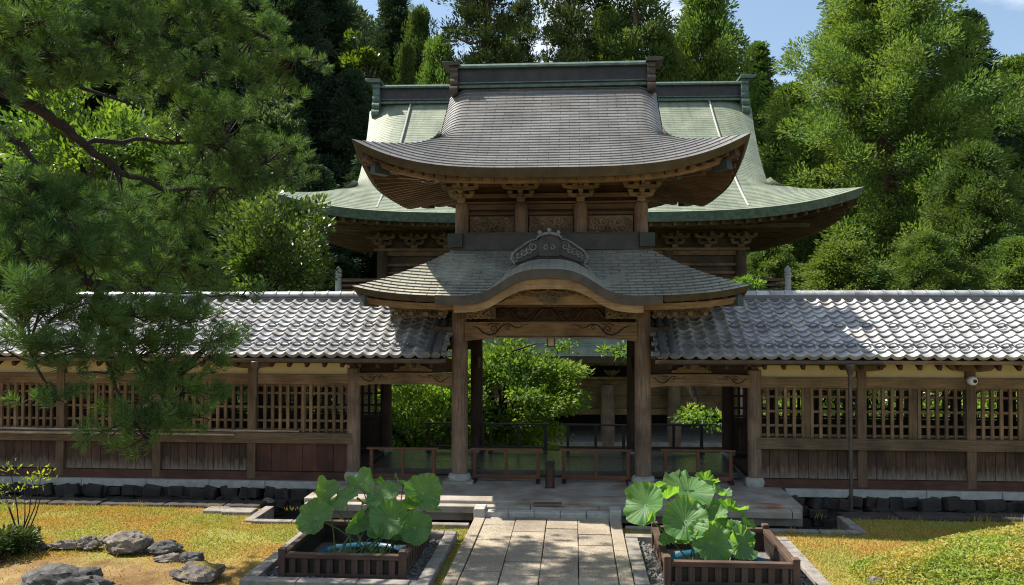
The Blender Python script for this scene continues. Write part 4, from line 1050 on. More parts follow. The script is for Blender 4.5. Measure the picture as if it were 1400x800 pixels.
planter(2.24, -3.71, 1.47, 'sunlit brown slatted planter box with lotus, standing right of the path', 1)
LT = thing('lotus_plant', 'lotus with dark blue-green shaded leaves rising from the left planter', 'lotus', (-2.36, -3.73, -.05))
V = Vector
#        px   py   rx   Y      normal          cup  
for i, (px, py, rp, Y, nn, cup) in enumerate((
    (431, 708, 25, -4.0, (-.1, -.9, .75), .24), (444, 671, 23, -3.6, (.5, -.35, .8), .62), (472, 682, 20, -3.8, (-.35, -.55, .9), .14), (494, 662, 25, -3.5, (-.1, -.45, .9), .75),
    (529, 664, 21, -3.4, (.2, .25, .9), .22), (552, 662, 13, -3.3, (.3, .2, .9), .3), (578, 674, 27, -3.6, (.45, -.9, .55), .24), (524, 680, 23, -3.8, (-.3, -.7, .8), .16),
    (532, 710, 25, -4.05, (.0, -.95, .5), .24), (567, 722, 22, -4.0, (.35, -.9, .4), .24), (487, 714, 19, -4.0, (.8, -.5, .3), .70), (560, 694, 18, -3.7, (-.2, .5, .8), .30), (505, 690, 17, -3.5, (.1, .2, 1), .3), (455, 692, 14, -3.7, (-.6, .1, .8), .5), (590, 694, 13, -3.5, (.7, .2, .7), .5), (515, 727, 12, -4.1, (-.3, -.6, .6), .4), (545, 735, 11, -3.9, (.3, -.4, .8), .4))):
    c = at(px, py, Y); R_ = rp * (.94 if i < 8 else 1) * (c - cam.location).length / 1080
    a = i * 2.4; lotus_leaf(LT, c, R_, nn, a, cup, 100 + i, (-2.36 + .34 * math.cos(a) + .25 * (c.x + 2.36), -3.73 + .3 * math.sin(a), -.18))
for i, (x, y, R_) in enumerate(((-2.68, -3.95, .2), (-2.2, -3.45, .15), (-2.05, -4.0, .13))): lotus_leaf(LT, (x, y, -.188), R_, (.05, -.05, 1), i, .03, 140 + i, None, False)
b = MB(); c = at(541, 652, -3.4); b.tube([(-2.2, -3.6, -.05), (c.x, c.y, c.z - .06), c], [.007, .006, .005], 6); b.lathe([(.001, -.05), (.018, -.03), (.022, 0), (.012, .04), (.001, .06)], c, 10); b.build('bud', M['stalk'], LT)
LR = thing('lotus_plant', 'lotus with bright sunlit yellow-green leaves rising from the right planter', 'lotus', (2.24, -3.71, -.05))
for i, (px, py, rp, Y, nn, cup) in enumerate((
    (882, 690, 31, -3.9, (-.55, -.75, .55), .26), (942, 670, 36, -3.45, (.05, -.42, .9), .16), (937, 712, 31, -4.1, (-.15, -.85, .6), .24), (973, 742, 27, -4.2, (.15, -.95, .35), .24),
    (1000, 697, 21, -3.6, (.25, .35, .85), .34), (1012, 744, 24, -4.0, (.55, -.75, .5), .26), (912, 680, 18, -3.7, (-.2, .4, .9), .5), (890, 710, 17, -4.0, (-.5, .2, .8), .6),
    (978, 706, 16, -3.7, (-.3, -.3, .9), .3), (958, 690, 19, -3.4, (.2, .3, .9), .3), (1004, 722, 12, -3.9, (.4, -.6, .7), .2), (938, 742, 17, -3.9, (-.2, .2, .9), .25), (990, 722, 17, -3.8, (.3, -.5, .8), .2), (915, 735, 14, -4.0, (-.4, -.4, .8), .2), (965, 660, 16, -3.3, (.3, .4, .8), .5), (1018, 715, 13, -3.6, (.7, -.1, .7), .5), (898, 668, 14, -3.5, (-.4, .4, .8), .55), (955, 726, 13, -4.2, (-.2, -.7, .6), .4), (985, 676, 13, -3.5, (.3, -.2, .9), .5))):
    c = at(px, py, Y); R_ = rp * (.94 if i < 8 else 1) * (c - cam.location).length / 1080
    a = i * 2.4; lotus_leaf(LR, c, R_, nn, a, cup, 200 + i, (2.24 + .3 * math.cos(a) + .2 * (c.x - 2.24), -3.71 + .3 * math.sin(a), -.18))
b = MB(); c = at(929, 648, -3.4); b.tube([(2.1, -3.6, -.05), (c.x, c.y, c.z - .06), c], [.007, .006, .005], 6); b.lathe([(.001, -.05), (.02, -.03), (.024, 0), (.014, .04), (.001, .07)], c, 10); b.build('bud', M['stalk'], LR)

# ------------------------------------------------------------------ rocks
def rockmat(nm, a, b_, moss=None):
    m, n, l, b = base_mat(nm, .9, 0, .3); tc = n.new('ShaderNodeTexCoord')
    t = noise(n, l, tc.outputs['Object'], 5, 8, None, .7); c = ramp(n, b_, a, .35, .65); l.new(t.outputs[0], c.inputs[0]); o = c.outputs[0]
    if moss:
        ge = n.new('ShaderNodeNewGeometry'); sp = n.new('ShaderNodeSeparateXYZ'); l.new(ge.outputs['Normal'], sp.inputs[0])
        ad = n.new('ShaderNodeMath'); ad.operation = 'ADD'; l.new(sp.outputs[2], ad.inputs[0]); l.new(t.outputs[0], ad.inputs[1])
        mr = n.new('ShaderNodeMapRange'); mr.inputs[1].default_value = 1.25; mr.inputs[2].default_value = 1.4; l.new(ad.outputs[0], mr.inputs[0]); o = mixc(n, l, mr.outputs[0], o, moss)
    v = n.new('ShaderNodeTexVoronoi'); v.feature = 'DISTANCE_TO_EDGE'; v.inputs['Scale'].default_value = 7; l.new(tc.outputs['Object'], v.inputs['Vector'])
    mr3 = n.new('ShaderNodeMapRange'); mr3.inputs[2].default_value = .06; l.new(v.outputs[0], mr3.inputs[0])
    o = mixc(n, l, .35, o, mixc(n, l, 1, o, mr3.outputs[0], 'MULTIPLY'))
    l.new(o, b.inputs['Base Color']); bump(n, l, b, t.outputs[0], 1, .05); return m
M['rock_dark'] = rockmat('rock_dark', (.15, .145, .14), (.03, .03, .032)); M['rock_pale'] = rockmat('rock_pale', (.27, .235, .20), (.10, .085, .072)); M['rock_moss'] = rockmat('rock_moss', (.25, .22, .2), (.07, .06, .055), (.17, .14, .02))
def rock(px, py, wpx, hpx, mat, label, seed, flat=1.0, dy=0):
    c = at(px, py, Z=-.25); s = (c - cam.location).length / 1080; q = random.Random(seed)
    rx, rz = wpx / 2 * s * .92, hpx * s * .66; ry = rx * flat
    planes = [(Vector((q.gauss(0, 1), q.gauss(0, 1), q.gauss(.2, 1))).normalized(), q.uniform(.68, .95)) for _ in range(11)]
    from mathutils import noise as mn
    P = []; nu, nv = 56, 32
    for i in range(nv + 1):
        th = math.pi * i / nv; row = []
        for j in range(nu):
            a = 2 * math.pi * j / nu; d = Vector((math.sin(th) * math.cos(a), math.sin(th) * math.sin(a), math.cos(th))); r = 1.0
            for nn, k in planes:
                dt = d.dot(nn)
                if dt > .05: r = min(r, k / dt)
            r *= 1 + .16 * mn.noise(d * 2.3 + Vector((seed * 3.1, 0, 0))) + .10 * mn.noise(d * 5 + Vector((0, seed, 0))) + .05 * mn.noise(d * 11 + Vector((0, 0, seed)))
            row.append((c.x + d.x * r * rx, c.y + ry * .9 + d.y * r * ry, -.25 + rz * .30 + d.z * r * rz * (.75 if d.z > 0 else .4)))
        P.append(row)
    b = MB(); b.grid(P, None, True, True); o = b.build('rock', M[mat], None, (c.x, c.y + ry, -.25), sharp=32); tag(o, label, 'rock')
rock(66, 822, 112, 44, 'rock_dark', 'biggest dark craggy rock at the bottom left corner of the garden', 1, .6)
rock(165, 760, 66, 34, 'rock_pale', 'large pale rounded boulder in the row of rocks, lit by the sun', 2, .6)
rock(116, 753, 32, 22, 'rock_pale', 'small pale knobbly rock left of the large pale boulder', 3, .7)
rock(80, 753, 42, 14, 'rock_pale', 'long low flat rock second from the left in the row', 4, .5)
rock(48, 754, 24, 13, 'rock_dark', 'small dark flat stone at the left end of the rock row', 5, .7)
rock(137, 744, 22, 12, 'rock_pale', 'little pale stone peeping out behind the boulder', 6, .6)
rock(217, 760, 50, 22, 'rock_dark', 'dark rounded rock right of the large pale boulder', 7, .6)
rock(187, 757, 26, 14, 'rock_dark', 'small stone wedged in front of the pale boulder', 8, .6)
rock(226, 770, 40, 14, 'rock_pale', 'low pale stone before the dark rounded rock', 9, .5)
rock(259, 771, 36, 18, 'rock_dark', 'dark stone behind the moss topped rock', 10, .6)
rock(262, 800, 74, 34, 'rock_moss', 'flat topped rock with yellow moss near the left planter', 11, .6)
rock(284, 812, 22, 10, 'rock_pale', 'tiny pale stone at the foot of the mossy rock', 12, .6)
rock(1199, 801, 20, 13, 'rock_pale', 'small pale stone beside the clipped azalea mound at right', 13, .7)
rock(364, 689, 18, 10, 'rock_pale', 'small pale stone lying on the edge of the left ditch', 14, .7)
rock(1140, 689, 26, 12, 'rock_dark', 'dark stone at the foot of the downpipe', 15, .7)
rock(1086, 675, 12, 6, 'rock_pale', 'little stone on the corner behind the platform at right', 16, .7)
# flat paving stones at the bend of the left ditch
b = MB(); b.box((-4.98, -1.36, -.26), (.5, .28, .1)); b.box((-5.4, -1.28, -.265), (.34, .3, .1)); tag(b.build('paving', M['kerb'], bevel=.015), kind='structure')
# ------------------------------------------------------------------ vegetation
M['lawn_blade'] = leafmat('lawn_blade', (.45, .33, .095), (.33, .22, .075), (.28, .28, .075), .3, .8, .9, .1)
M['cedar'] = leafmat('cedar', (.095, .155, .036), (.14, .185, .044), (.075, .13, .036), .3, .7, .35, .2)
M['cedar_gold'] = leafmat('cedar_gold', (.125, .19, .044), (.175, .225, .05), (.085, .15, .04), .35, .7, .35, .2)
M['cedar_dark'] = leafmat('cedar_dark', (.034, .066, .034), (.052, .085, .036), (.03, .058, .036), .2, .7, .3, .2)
M['pine_far'] = leafmat('pine_far', (.055, .085, .025), (.10, .12, .03), (.03, .055, .022), .2, .7, .3, .2)
M['broad_bright'] = leafmat('broad_bright', (.10, .17, .025), (.17, .23, .035), (.06, .11, .02), .45, .35, .6, .5)
M['broad_grey'] = leafmat('broad_grey', (.07, .105, .05), (.10, .14, .06), (.04, .07, .03), .35, .5, .6, .4)
M['camellia'] = leafmat('camellia', (.06, .12, .025), (.17, .23, .035), (.045, .085, .02), .35, .3, 1.1, .6)
M['maple'] = leafmat('maple', (.13, .22, .035), (.22, .29, .045), (.07, .14, .03), .5, .5, .9, .3)
M['hedge'] = leafmat('hedge', (.42, .36, .08), (.52, .38, .11), (.26, .33, .06), .4, .6, 1.1, .3)
M['nandina'] = leafmat('nandina', (.16, .22, .03), (.30, .33, .04), None, .5, .5)
M['shrub_dark'] = leafmat('shrub_dark', (.04, .07, .02), (.06, .09, .025), None, .3, .5)
M['needle'] = leafmat('needle', (.085, .155, .045), (.12, .185, .045), (.065, .125, .045), .3, .65, .8, .2)
M['forest_far'] = leafmat('forest_far', (.05, .08, .035), (.08, .10, .04), (.03, .055, .035), .15, .8, .05, .1)

def inside_frames(x, y):
    return ((np.abs(x + 2.36) < 1.1) & (np.abs(y + 3.73) < 1.05)) | ((np.abs(x - 2.24) < 1.1) & (np.abs(y + 3.71) < 1.05))
gzv = np.vectorize(gz)
def lawn(x0, x1, n, label):
    x = rng.uniform(x0, x1, n); y = -1.16 - 5.6 * rng.random(n) ** 1.2
    k = ~inside_frames(x, y) & ~((np.abs(x) < 4.72) & (y > -2.06)) & (y < -1.16)
    # bare patches and the earth under the pine stay thin
    f = np.sin(x * 1.9 + 1.3 * np.sin(y * 2.1)) * np.sin(y * 2.7 + x * .8); k &= (f > -.75) | (rng.random(n) < .4)
    k &= ~((x < -3.6) & (y < -3.75 + .25 * np.sin(x * 3)) & (rng.random(n) < .85))
    x, y = x[k], y[k]; m = len(x)
    P = np.stack([x, y, gzv(x, y) - .005], 1); D = rdir(m) * .75; D[:, 2] = np.abs(D[:, 2]) + .55
    D = unit(D); S = unit(np.cross(D, rdir(m))); L = rng.uniform(.022, .05, m)[:, None]; W = rng.uniform(.005, .009, m)[:, None]
    tall = rng.random(m) < .012; L[tall] *= 2.0
    Vv = np.stack([P - S * W, P + S * W, P + D * L], 1).reshape(-1, 3)
    o = link_mesh('lawn_grass', np_mesh('lawn_grass', Vv, np.arange(3 * m).reshape(-1, 3)), M['lawn_blade']); tag(o, label, None, None, 'stuff')
lawn(-11.5, -1.15, 150000, 'short golden dry lawn left of the path'); lawn(1.15, 10.5, 150000, 'short golden dry lawn right of the path')
def tufts(spots):
    A = []
    for (x, y, n, h) in spots:
        P = np.stack([x + rng.normal(0, .05, n), y + rng.normal(0, .03, n), np.full(n, -.26)], 1); D = rdir(n) * .5; D[:, 2] = np.abs(D[:, 2]) + .9
        A.append(leaves(P, D, rng.uniform(.5, 1, n) * h, .008, .1)[0])
    Vv = np.concatenate(A); o = link_mesh('weeds', np_mesh('weeds', Vv, np.arange(len(Vv)).reshape(-1, 4)), M['lawn_blade']); tag(o, 'thin grass weeds along the ditch edge stones', None, None, 'stuff')
tufts([(random.choice((-1, 1)) * random.uniform(1.3, 8), random.choice((-1.2, -2.08)) + random.uniform(-.04, .02), random.randint(5, 14), random.uniform(.08, .22)) for i in range(90)])

# clipped azalea mound at the right
def mound():
    cx, cy, rx, ry, H = 7.2, -4.2, 3.3, 2.3, .50
    N = 95000; a = rng.uniform(0, 6.2832, N); r = np.sqrt(rng.random(N)); x, y = r * np.cos(a), r * np.sin(a)
    z = H * np.clip(1 - r ** 2.2, 0, 1) ** .9 * (1 + .10 * np.sin(x * 7 + 2 * np.sin(y * 5)) * np.cos(y * 6)) + rng.uniform(-.10, .03, N)
    k = rng.random(N) < 1; P = np.stack([cx + x * rx * (1 + .05 * np.sin(5 * a)), cy + y * ry * (1 + .06 * np.sin(4 * a + 1)), -.25 + np.maximum(z, .01)], 1)
    D = rdir(N); D[:, 2] = D[:, 2] * .35 + .3; Vv, F = leaves(P, D, rng.uniform(.035, .06, N), rng.uniform(.018, .028, N), .15)
    t = thing('azalea_mound', 'wide clipped azalea mound with yellow and green leaves at the right edge of the garden', 'shrub', (cx, cy, -.25))
    Vv = Vv - np.array([cx, cy, -.25]); o = link_mesh('foliage', np_mesh('foliage', Vv, F), M['hedge'], t)
    b = MB(); b.grid([[(cx + rx * .95 * r_ * math.cos(q), cy + ry * .95 * r_ * math.sin(q), -.27 + (H - .09) * max(0, 1 - r_ ** 2.2) ** .9) for q in np.linspace(0, 6.2832, 33)] for r_ in np.linspace(1, .001, 10)])
    b.build('twig_core', M['shrub_dark'], t)
mound()

# ---- tree builders: trunk with limbs, and a crown of thousands of separate leaf sprays gathered in clumps
def clump_leaves(C, O, r, n, L, W, up=.35, spread=.8, flat=.75):
    """C clump centres, O outward directions, r radii"""
    m = len(C); idx = np.repeat(np.arange(m), n); d = rdir(m * n); rad = rng.random(m * n) ** .45
    off = d * rad[:, None] * r[idx][:, None]; off[:, 2] *= flat
    D = O[idx] * .6 + d * spread + rng.normal(size=d.shape) * .35; D[:, 2] += up
    return leaves(C[idx] + off, D, rng.uniform(.7, 1.2, m * n) * L, rng.uniform(.7, 1.2, m * n) * W, .12)
def finish_tree(t, Vv, F, trunk, leafm, barkm):
    o = np.array(ORG[t.name]); cr = link_mesh('crown', np_mesh('crown', Vv - o, F), M[leafm], t)
    trunk.build('trunk', M[barkm], t)
    for ob in t.children: 
        if ob.material_slots: 
            mt = ob.data.materials[0]; ob.material_slots[0].link = 'OBJECT'; ob.material_slots[0].material = mt
    return t
def cedar(t, H, Rr, nb, n, leafm, low=.10, L=.36, W=.10, seed=1, top=.75, rough=.25, ncl=3):
    q = np.random.default_rng(seed); o = np.array(ORG[t.name]); tr = MB()
    tr.tube([o + np.array((0.12 * math.sin(k), .1 * math.cos(k * 1.3), H * k / 8)) for k in range(9)], [max(.03, .020 * H * (1 - k / 8.2)) for k in range(9)], 9)
    C, O, Rs = [], [], []
    for i in range(nb):
        h = low + (1 - low) * ((i + q.random()) / nb); a = i * 2.39996 + q.normal(0, .3)
        ext = Rr * min(1, ((1 - h) / (1 - .35)) ** top + .04) * (.55 + .45 * min(1, (h - low + .06) / .18)) * q.uniform(1 - rough * 1.6, 1 + rough * .5)
        out = np.array((math.cos(a), math.sin(a), 0)); z0 = h * H; droop = -.16 * ext
        for k in range(ncl):
            f = (1, .72, .45, .25)[k] * q.uniform(.92, 1.05); p = o + out * ext * f + np.array((q.normal(0, .25), q.normal(0, .25), z0 + droop * f + .30 * ext * f * f * .6))
            C.append(p); O.append(out); Rs.append((.42 + .10 * Rr * .9 * (1 - h * .6)) * q.uniform(.75, 1.25) * (.9 if k else 1) * 1.15)
        if i % 2 == 0: 
            p1 = o + np.array((0, 0, z0)); p2 = C[-ncl]
            tr.tube([p1, (p1 + p2) / 2 + np.array((0, 0, -.1 * ext)), p2], [.05 + .012 * Rr * (1 - h), .04, .015], 5)
    C.append(o + np.array((0, 0, H))); O.append(np.array((0, 0, 1.))); Rs.append(.4)
    Vv, F = clump_leaves(np.array(C), np.array(O), np.array(Rs), n, L, W)
    return finish_tree(t, Vv, F, tr, leafm, 'bark_red')
def broad(t, H, Rr, z0, nc, n, leafm, L, W, seed=1, flat=.85, rad=.42, lean=(0, 0), layered=False, rc=.22, trunk_r=None):
    """trunk that forks into limbs; clumps fill the outer shell of an uneven crown from z0 up to H"""
    q = np.random.default_rng(seed); o = np.array(ORG[t.name]); tr = MB(); C, O, Rs = [], [], []
    cz = (H + z0) / 2; hz_ = (H - z0) / 2; tr_r = trunk_r or .03 * H
    fork = o + np.array((lean[0] * .4, lean[1] * .4, max(.3, z0 * .8 + .12 * H)))
    tr.tube([o + np.array((0, 0, -.3)), o * .5 + fork * .5 + np.array((.06, 0, 0)), fork], [tr_r * 1.2, tr_r, tr_r * .8], 9)
    for i in range(nc):
        d = q.normal(size=3); d /= np.linalg.norm(d); f = q.uniform(.55, 1.0) * (1 + .16 * math.sin(3 * math.atan2(d[1], d[0]) + seed) + .12 * math.sin(5 * d[2] + seed * 2))
        p = o + np.array((lean[0] + d[0] * Rr * f, lean[1] + d[1] * Rr * f, cz + d[2] * hz_ * f))
        C.append(p); O.append(d); Rs.append(Rr * rc * q.uniform(.7, 1.4))
        if i % max(1, nc // 26) == 0:
            m = (fork + p) / 2 + q.normal(0, .12 * Rr, 3); tr.tube([fork, m, p], [tr_r * .5, tr_r * .3, tr_r * .08], 6)
    Vv, F = clump_leaves(np.array(C), np.array(O), np.array(Rs), n, L, W, up=-.1 if layered else .25, flat=.38 if layered else flat)
    return finish_tree(t, Vv, F, tr, leafm, 'bark')
def padpine(t, H, Rr, n, leafm, seed=1, low=.35, npads=26, L=.34, W=.07):
    """open-crowned old pine or cedar: bare reddish trunk, big limbs that end in separate cloud pads"""
    q = np.random.default_rng(seed); o = np.array(ORG[t.name]); tr = MB(); C, O, Rs = [], [], []
    T = [o + np.array((.35 * math.sin(k * .9 + seed), .3 * math.cos(k * .7), H * k / 10)) for k in range(11)]
    tr.tube(T, [.45 * (1 - k / 11.5) * H / 22 + .04 for k in range(11)], 10)
    for i in range(npads):
        h = low + (1 - low) * (i + .5 * q.random()) / npads; a = i * 2.39996 + q.normal(0, .35); ext = Rr * (1.05 - .75 * (h - low) / (1 - low)) * q.uniform(.45, 1.1)
        k = min(9, int(h * 10)); p0 = T[k] + (T[k + 1] - T[k]) * (h * 10 - k); out = np.array((math.cos(a), math.sin(a), 0))
        p1 = p0 + out * ext * .5 + np.array((0, 0, -.06 * ext + q.normal(0, .2))); p2 = p0 + out * ext + np.array((0, 0, .12 * ext))
        tr.tube([p0, p1, p2], [.13, .09, .03], 6)
        for j in range(8):
            s = q.uniform(.45, 1.1); C.append(p0 + (p2 - p0) * s + q.normal(0, .55, 3) * np.array((1, 1, .5))); O.append(out * .5 + np.array((0, 0, .5))); Rs.append(q.uniform(.6, 1.2))
    Vv, F = clump_leaves(np.array(C), np.array(O), np.array(Rs), n, L, W, up=.5, flat=.6)
    return finish_tree(t, Vv, F, tr, leafm, 'bark_red')
def place(px, Y, yoff=None):
    x = at(px, 425, Y).x; return (x, Y, hillz(x, Y) - .2)
def ztop(px, py, Y): return at(px, py, Y).z
def copy_tree(src, px, py, hw, Y, label, rz, mat, H0, R0):
    loc = place(px, Y); H = ztop(px, py, Y) - loc[2]; Rr = hw * (Y + 13.85) / 1080
    o = dup(src, loc, rz, label=label, scale=(Rr / R0, Rr / R0, H / H0))
    for c in o.children:
        if c.name.startswith('crown'): c.material_slots[0].material = M[mat]
    return o
def first(name, label, cat, px, py, hw, Y, group='trees on the slope behind the hall'):
    loc = place(px, Y); H = ztop(px, py, Y) - loc[2]; Rr = hw * (Y + 13.85) / 1080
    return thing(name, label, cat, loc, group), H, Rr
GT = 'trees on the slope behind the hall'
tA, HA, RA = first('cedar_tree', 'tallest bright green cedar filling the sky right of the hall roof', 'tree', 1210, -70, 168, 46)
cedar(tA, HA, RA, 380, 230, 'cedar_gold', .05, .34, .11, 21, .62, .26)
tB, HB, RB = first('cedar_tree', 'rounded cedar with light tufts at the right edge, in front of the tallest cedar', 'tree', 1335, 205, 78, 35)
cedar(tB, HB, RB, 160, 190, 'cedar', .08, .26, .085, 22, .5, .25)
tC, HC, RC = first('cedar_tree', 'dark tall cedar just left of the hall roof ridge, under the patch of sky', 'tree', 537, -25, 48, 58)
cedar(tC, HC, RC, 220, 140, 'cedar_dark', .03, .32, .12, 23, .7, .2)
for px, py, hw, Y, lb, rz, mt in (
    (1400, 85, 90, 56, 'hazy yellow-green cedar at the far right edge under the open sky', 1.0, 'cedar_gold'),
    (1268, 322, 68, 32, 'low bushy cedar right of centre over the right corridor roof', 2.0, 'cedar'),
    (1150, 335, 74, 34, 'low light-tufted cedar behind the right tip of the hall eaves', 3.2, 'cedar_gold'),
    (1392, 330, 66, 31, 'low dark cedar at the right edge above the corridor ridge', 4.4, 'cedar'),
    (690, 62, 46, 54, 'small rounded green cedar just above the left half of the gate ridge', 2.7, 'cedar'),
    (832, 18, 62, 56, 'rounded dark cedar filling the gap right of the straight-trunked pine', 3.9, 'cedar'),
    (905, 48, 44, 50, 'low yellow-green cedar just over the right end of the gate ridge', 5.5, 'cedar_gold'),
    (572, 20, 44, 56, 'mid green rounded cedar behind the small pointed cypress', 1.7, 'cedar'),
    (968, -8, 80, 52, 'round-topped bright cedar right of the gate ridge', .9, 'cedar_gold'),
    (1048, 330, 55, 40, 'low cedar half hidden behind the right end of the hall', 5.1, 'cedar'),
    (600, 60, 50, 50, 'small bright conical cedar between the hall ridge end and the gate ridge', .6, 'cedar_gold')):
    copy_tree(tB, px, py, hw, Y, lb, rz, mt, HB, RB)
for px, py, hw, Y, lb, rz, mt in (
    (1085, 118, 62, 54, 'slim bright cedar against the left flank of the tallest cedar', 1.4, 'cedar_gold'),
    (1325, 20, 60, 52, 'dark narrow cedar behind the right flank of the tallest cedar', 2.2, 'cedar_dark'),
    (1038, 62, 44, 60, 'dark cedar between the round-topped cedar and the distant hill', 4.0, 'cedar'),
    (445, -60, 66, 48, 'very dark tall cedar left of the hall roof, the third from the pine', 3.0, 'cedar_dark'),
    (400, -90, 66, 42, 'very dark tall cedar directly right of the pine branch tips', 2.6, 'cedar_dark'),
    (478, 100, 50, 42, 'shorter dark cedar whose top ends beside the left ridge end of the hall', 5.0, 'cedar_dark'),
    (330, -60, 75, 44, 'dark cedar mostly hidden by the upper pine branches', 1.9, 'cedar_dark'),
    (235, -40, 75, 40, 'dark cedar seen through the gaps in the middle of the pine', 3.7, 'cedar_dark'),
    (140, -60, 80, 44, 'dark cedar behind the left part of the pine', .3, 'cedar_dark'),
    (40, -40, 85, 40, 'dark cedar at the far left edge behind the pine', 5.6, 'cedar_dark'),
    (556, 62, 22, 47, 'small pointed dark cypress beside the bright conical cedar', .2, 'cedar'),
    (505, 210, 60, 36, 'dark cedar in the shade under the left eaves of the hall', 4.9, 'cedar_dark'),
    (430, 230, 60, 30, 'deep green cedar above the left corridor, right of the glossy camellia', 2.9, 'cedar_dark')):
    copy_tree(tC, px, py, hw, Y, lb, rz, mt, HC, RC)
for px, Y, H in ((-170, 30, 30), (-60, 34, 32), (-330, 38, 34), (-260, 22, 26), (-480, 30, 34)):      # unseen cedars added beyond the left edge to shade the slope
    loc = place(px, Y); dup(tC, loc, px * .1, label='tall dark unseen cedar, added beyond the left edge to shade the slope', scale=(1.35, 1.35, H / HC))
tD, HD, RD = first('old_pine', 'old pine with bent reddish trunk above the left end of the gate ridge', 'tree', 662, -60, 82, 48)
padpine(tD, HD, RD, 85, 'pine_far', 31, .42, 40, .40, .13)
for px, py, hw, Y, lb, rz, mt in ((782, -110, 74, 50, 'old pine with a straight dark trunk over the middle of the gate ridge', 2.5, 'pine_far'), (868, -70, 84, 49, 'dark spreading pine over the right end of the gate ridge', 4.2, 'cedar'), (712, 0, 40, 58, 'thin pine in the haze between the two old trunks', 1.2, 'pine_far')):
    copy_tree(tD, px, py, hw, Y, lb, rz, mt, HD, RD)
def near_broad(name, label, px, py, hw, pyb, Y, nc, n, mt, L, W, seed, **kw):
    x = at(px, 425, Y).x; g0 = gz(x, Y); H = ztop(px, py, Y) - g0; zb = ztop(px, pyb, Y) - g0; Rr = hw * (Y + 13.85) / 1080
    t = thing(name, label, 'tree', (x, Y, g0)); return broad(t, H, Rr, max(.3, zb), nc, n, mt, L, W, seed, **kw)
near_broad('broadleaf_tree', 'broad-leaved tree with bright glossy leaves glowing behind the pine', 150, 118, 125, 420, 6.5, 150, 120, 'broad_bright', .20, .10, 41)
near_broad('broadleaf_tree', 'grey-green leafy tree right of the pine against the dark cedars', 375, 128, 60, 330, 38, 110, 130, 'broad_grey', .34, .15, 42)
near_broad('camellia_tree', 'glossy dark camellia with sunlit leaf tips just above the left corridor ridge', 376, 276, 90, 470, 5.2, 130, 120, 'camellia', .15, .075, 43)
near_broad('broadleaf_tree', 'young yellow-green broadleaf tree among the dark cedars left of the hall ridge', 488, 40, 36, 190, 46, 50, 90, 'broad_bright', .42, .22, 44)
# maples and shrubs in the court behind the gate
near_broad('maple_tree', 'big light green maple framed by the left half of the gate opening', 690, 452, 94, 640, 7.6, 150, 170, 'maple', .13, .07, 51, layered=True, rc=.30)
near_broad('maple_tree', 'low light green maple behind the left side opening of the gate', 585, 512, 84, 650, 6.6, 130, 160, 'maple', .12, .065, 52, layered=True, rc=.30)
near_broad('maple_tree', 'slanting maple behind the right side opening with its top leaves over the lower roof', 1010, 372, 52, 470, 5.8, 24, 130, 'maple', .11, .055, 53, layered=True, rc=.26, lean=(.2, -.2), trunk_r=.10)
def spray(parent_label, px, py, w_, h_, Y, n, seed):
    pass
for i, (px, py, hw, Y, mt, lb) in enumerate(((1100, 512, 62, 6.4, 'maple', 'light green shrub behind the lattice nearest the gate on the right'), (1215, 505, 70, 7.2, 'camellia', 'glossy green shrub behind the second lattice of the right corridor'), (1300, 520, 55, 6.2, 'maple', 'yellow-green shrub behind the right corridor, left of the camera post'), (1380, 508, 60, 6.8, 'broad_bright', 'bright shrub behind the lattice at the right edge'), (420, 515, 60, 6.6, 'broad_grey', 'grey-green shrub behind the lattice left of the gate'), (300, 520, 60, 7, 'camellia', 'dark shrub behind the left lattice beside the pine'), (250, 500, 60, 8.5, 'broad_bright', 'bright shrub behind the left lattice, hidden by the pine'))):
    x = at(px, 425, Y).x; g0 = gz(x, Y); H = ztop(px, py, Y) - g0
    t = thing('garden_shrub', lb, 'shrub', (x, Y, g0)); broad(t, H, hw * (Y + 13.85) / 1080, .3, 46, 110, mt, .12, .06, 60 + i, rc=.3)
# leafy boughs of the court's maples that hang into the openings
def bough(px, py, w_, h_, Y, n, label, seed, px2, py2, mt='maple'):
    c = np.array(at(px, py, Y)); s = (Y + 13.85) / 1080; q = np.random.default_rng(seed); e = np.array(at(px2, py2, Y + .5))
    t = thing('maple_bough', label, 'bough', tuple(c)); m = 10
    C = c + q.uniform(-1, 1, (m, 3)) * np.array((w_ * s, .4, h_ * s)); Vv, F = clump_leaves(C, np.tile(np.array((0, 0, -.2)), (m, 1)), np.full(m, .30), n, .11, .055, -.1, flat=.4)
    b = MB(); b.tube([e, e * .5 + c * .5 + np.array((0, 0, .1)), c], [.15 if py2 < py - 15 else .03, .10 if py2 < py - 15 else .02, .012], 8); finish_tree(t, Vv, F, b, mt, 'bark')
bough(962, 570, 26, 10, 4.2, 60, 'light green maple bough on a dark slanting branch in the right side opening', 71, 925, 495)
bough(846, 479, 14, 4, 4.6, 22, 'small yellow-green maple spray under the right end of the middle beam', 72, 930, 490)
bough(768, 470, 12, 5, 6.0, 22, 'small maple spray beside the hanging lantern', 73, 700, 480)
# the far hill's wood, one mass
def far_forest():
    N = 2600; x = rng.uniform(-90, 130, N); y = rng.uniform(54, 190, N); z = np.array([hillz(a, b_) for a, b_ in zip(x, y)])
    C, Rr = [], []
    for k in range(5):
        C.append(np.stack([x + rng.normal(0, 1.6, N), y + rng.normal(0, 1.6, N), z + 2 + k * 2.0 + rng.uniform(0, 2, N)], 1)); Rr.append(np.full(N, 2.6 - .38 * k))
    C = np.concatenate(C); Vv, F = clump_leaves(C, np.tile(np.array((0, 0, .6)), (len(C), 1)), np.concatenate(Rr), 22, 1.3, .55)
    o = link_mesh('distant_forest', np_mesh('distant_forest', Vv, F), M['forest_far']); tag(o, 'wooded hillside rising far behind the hall', None, None, 'stuff')
far_forest()

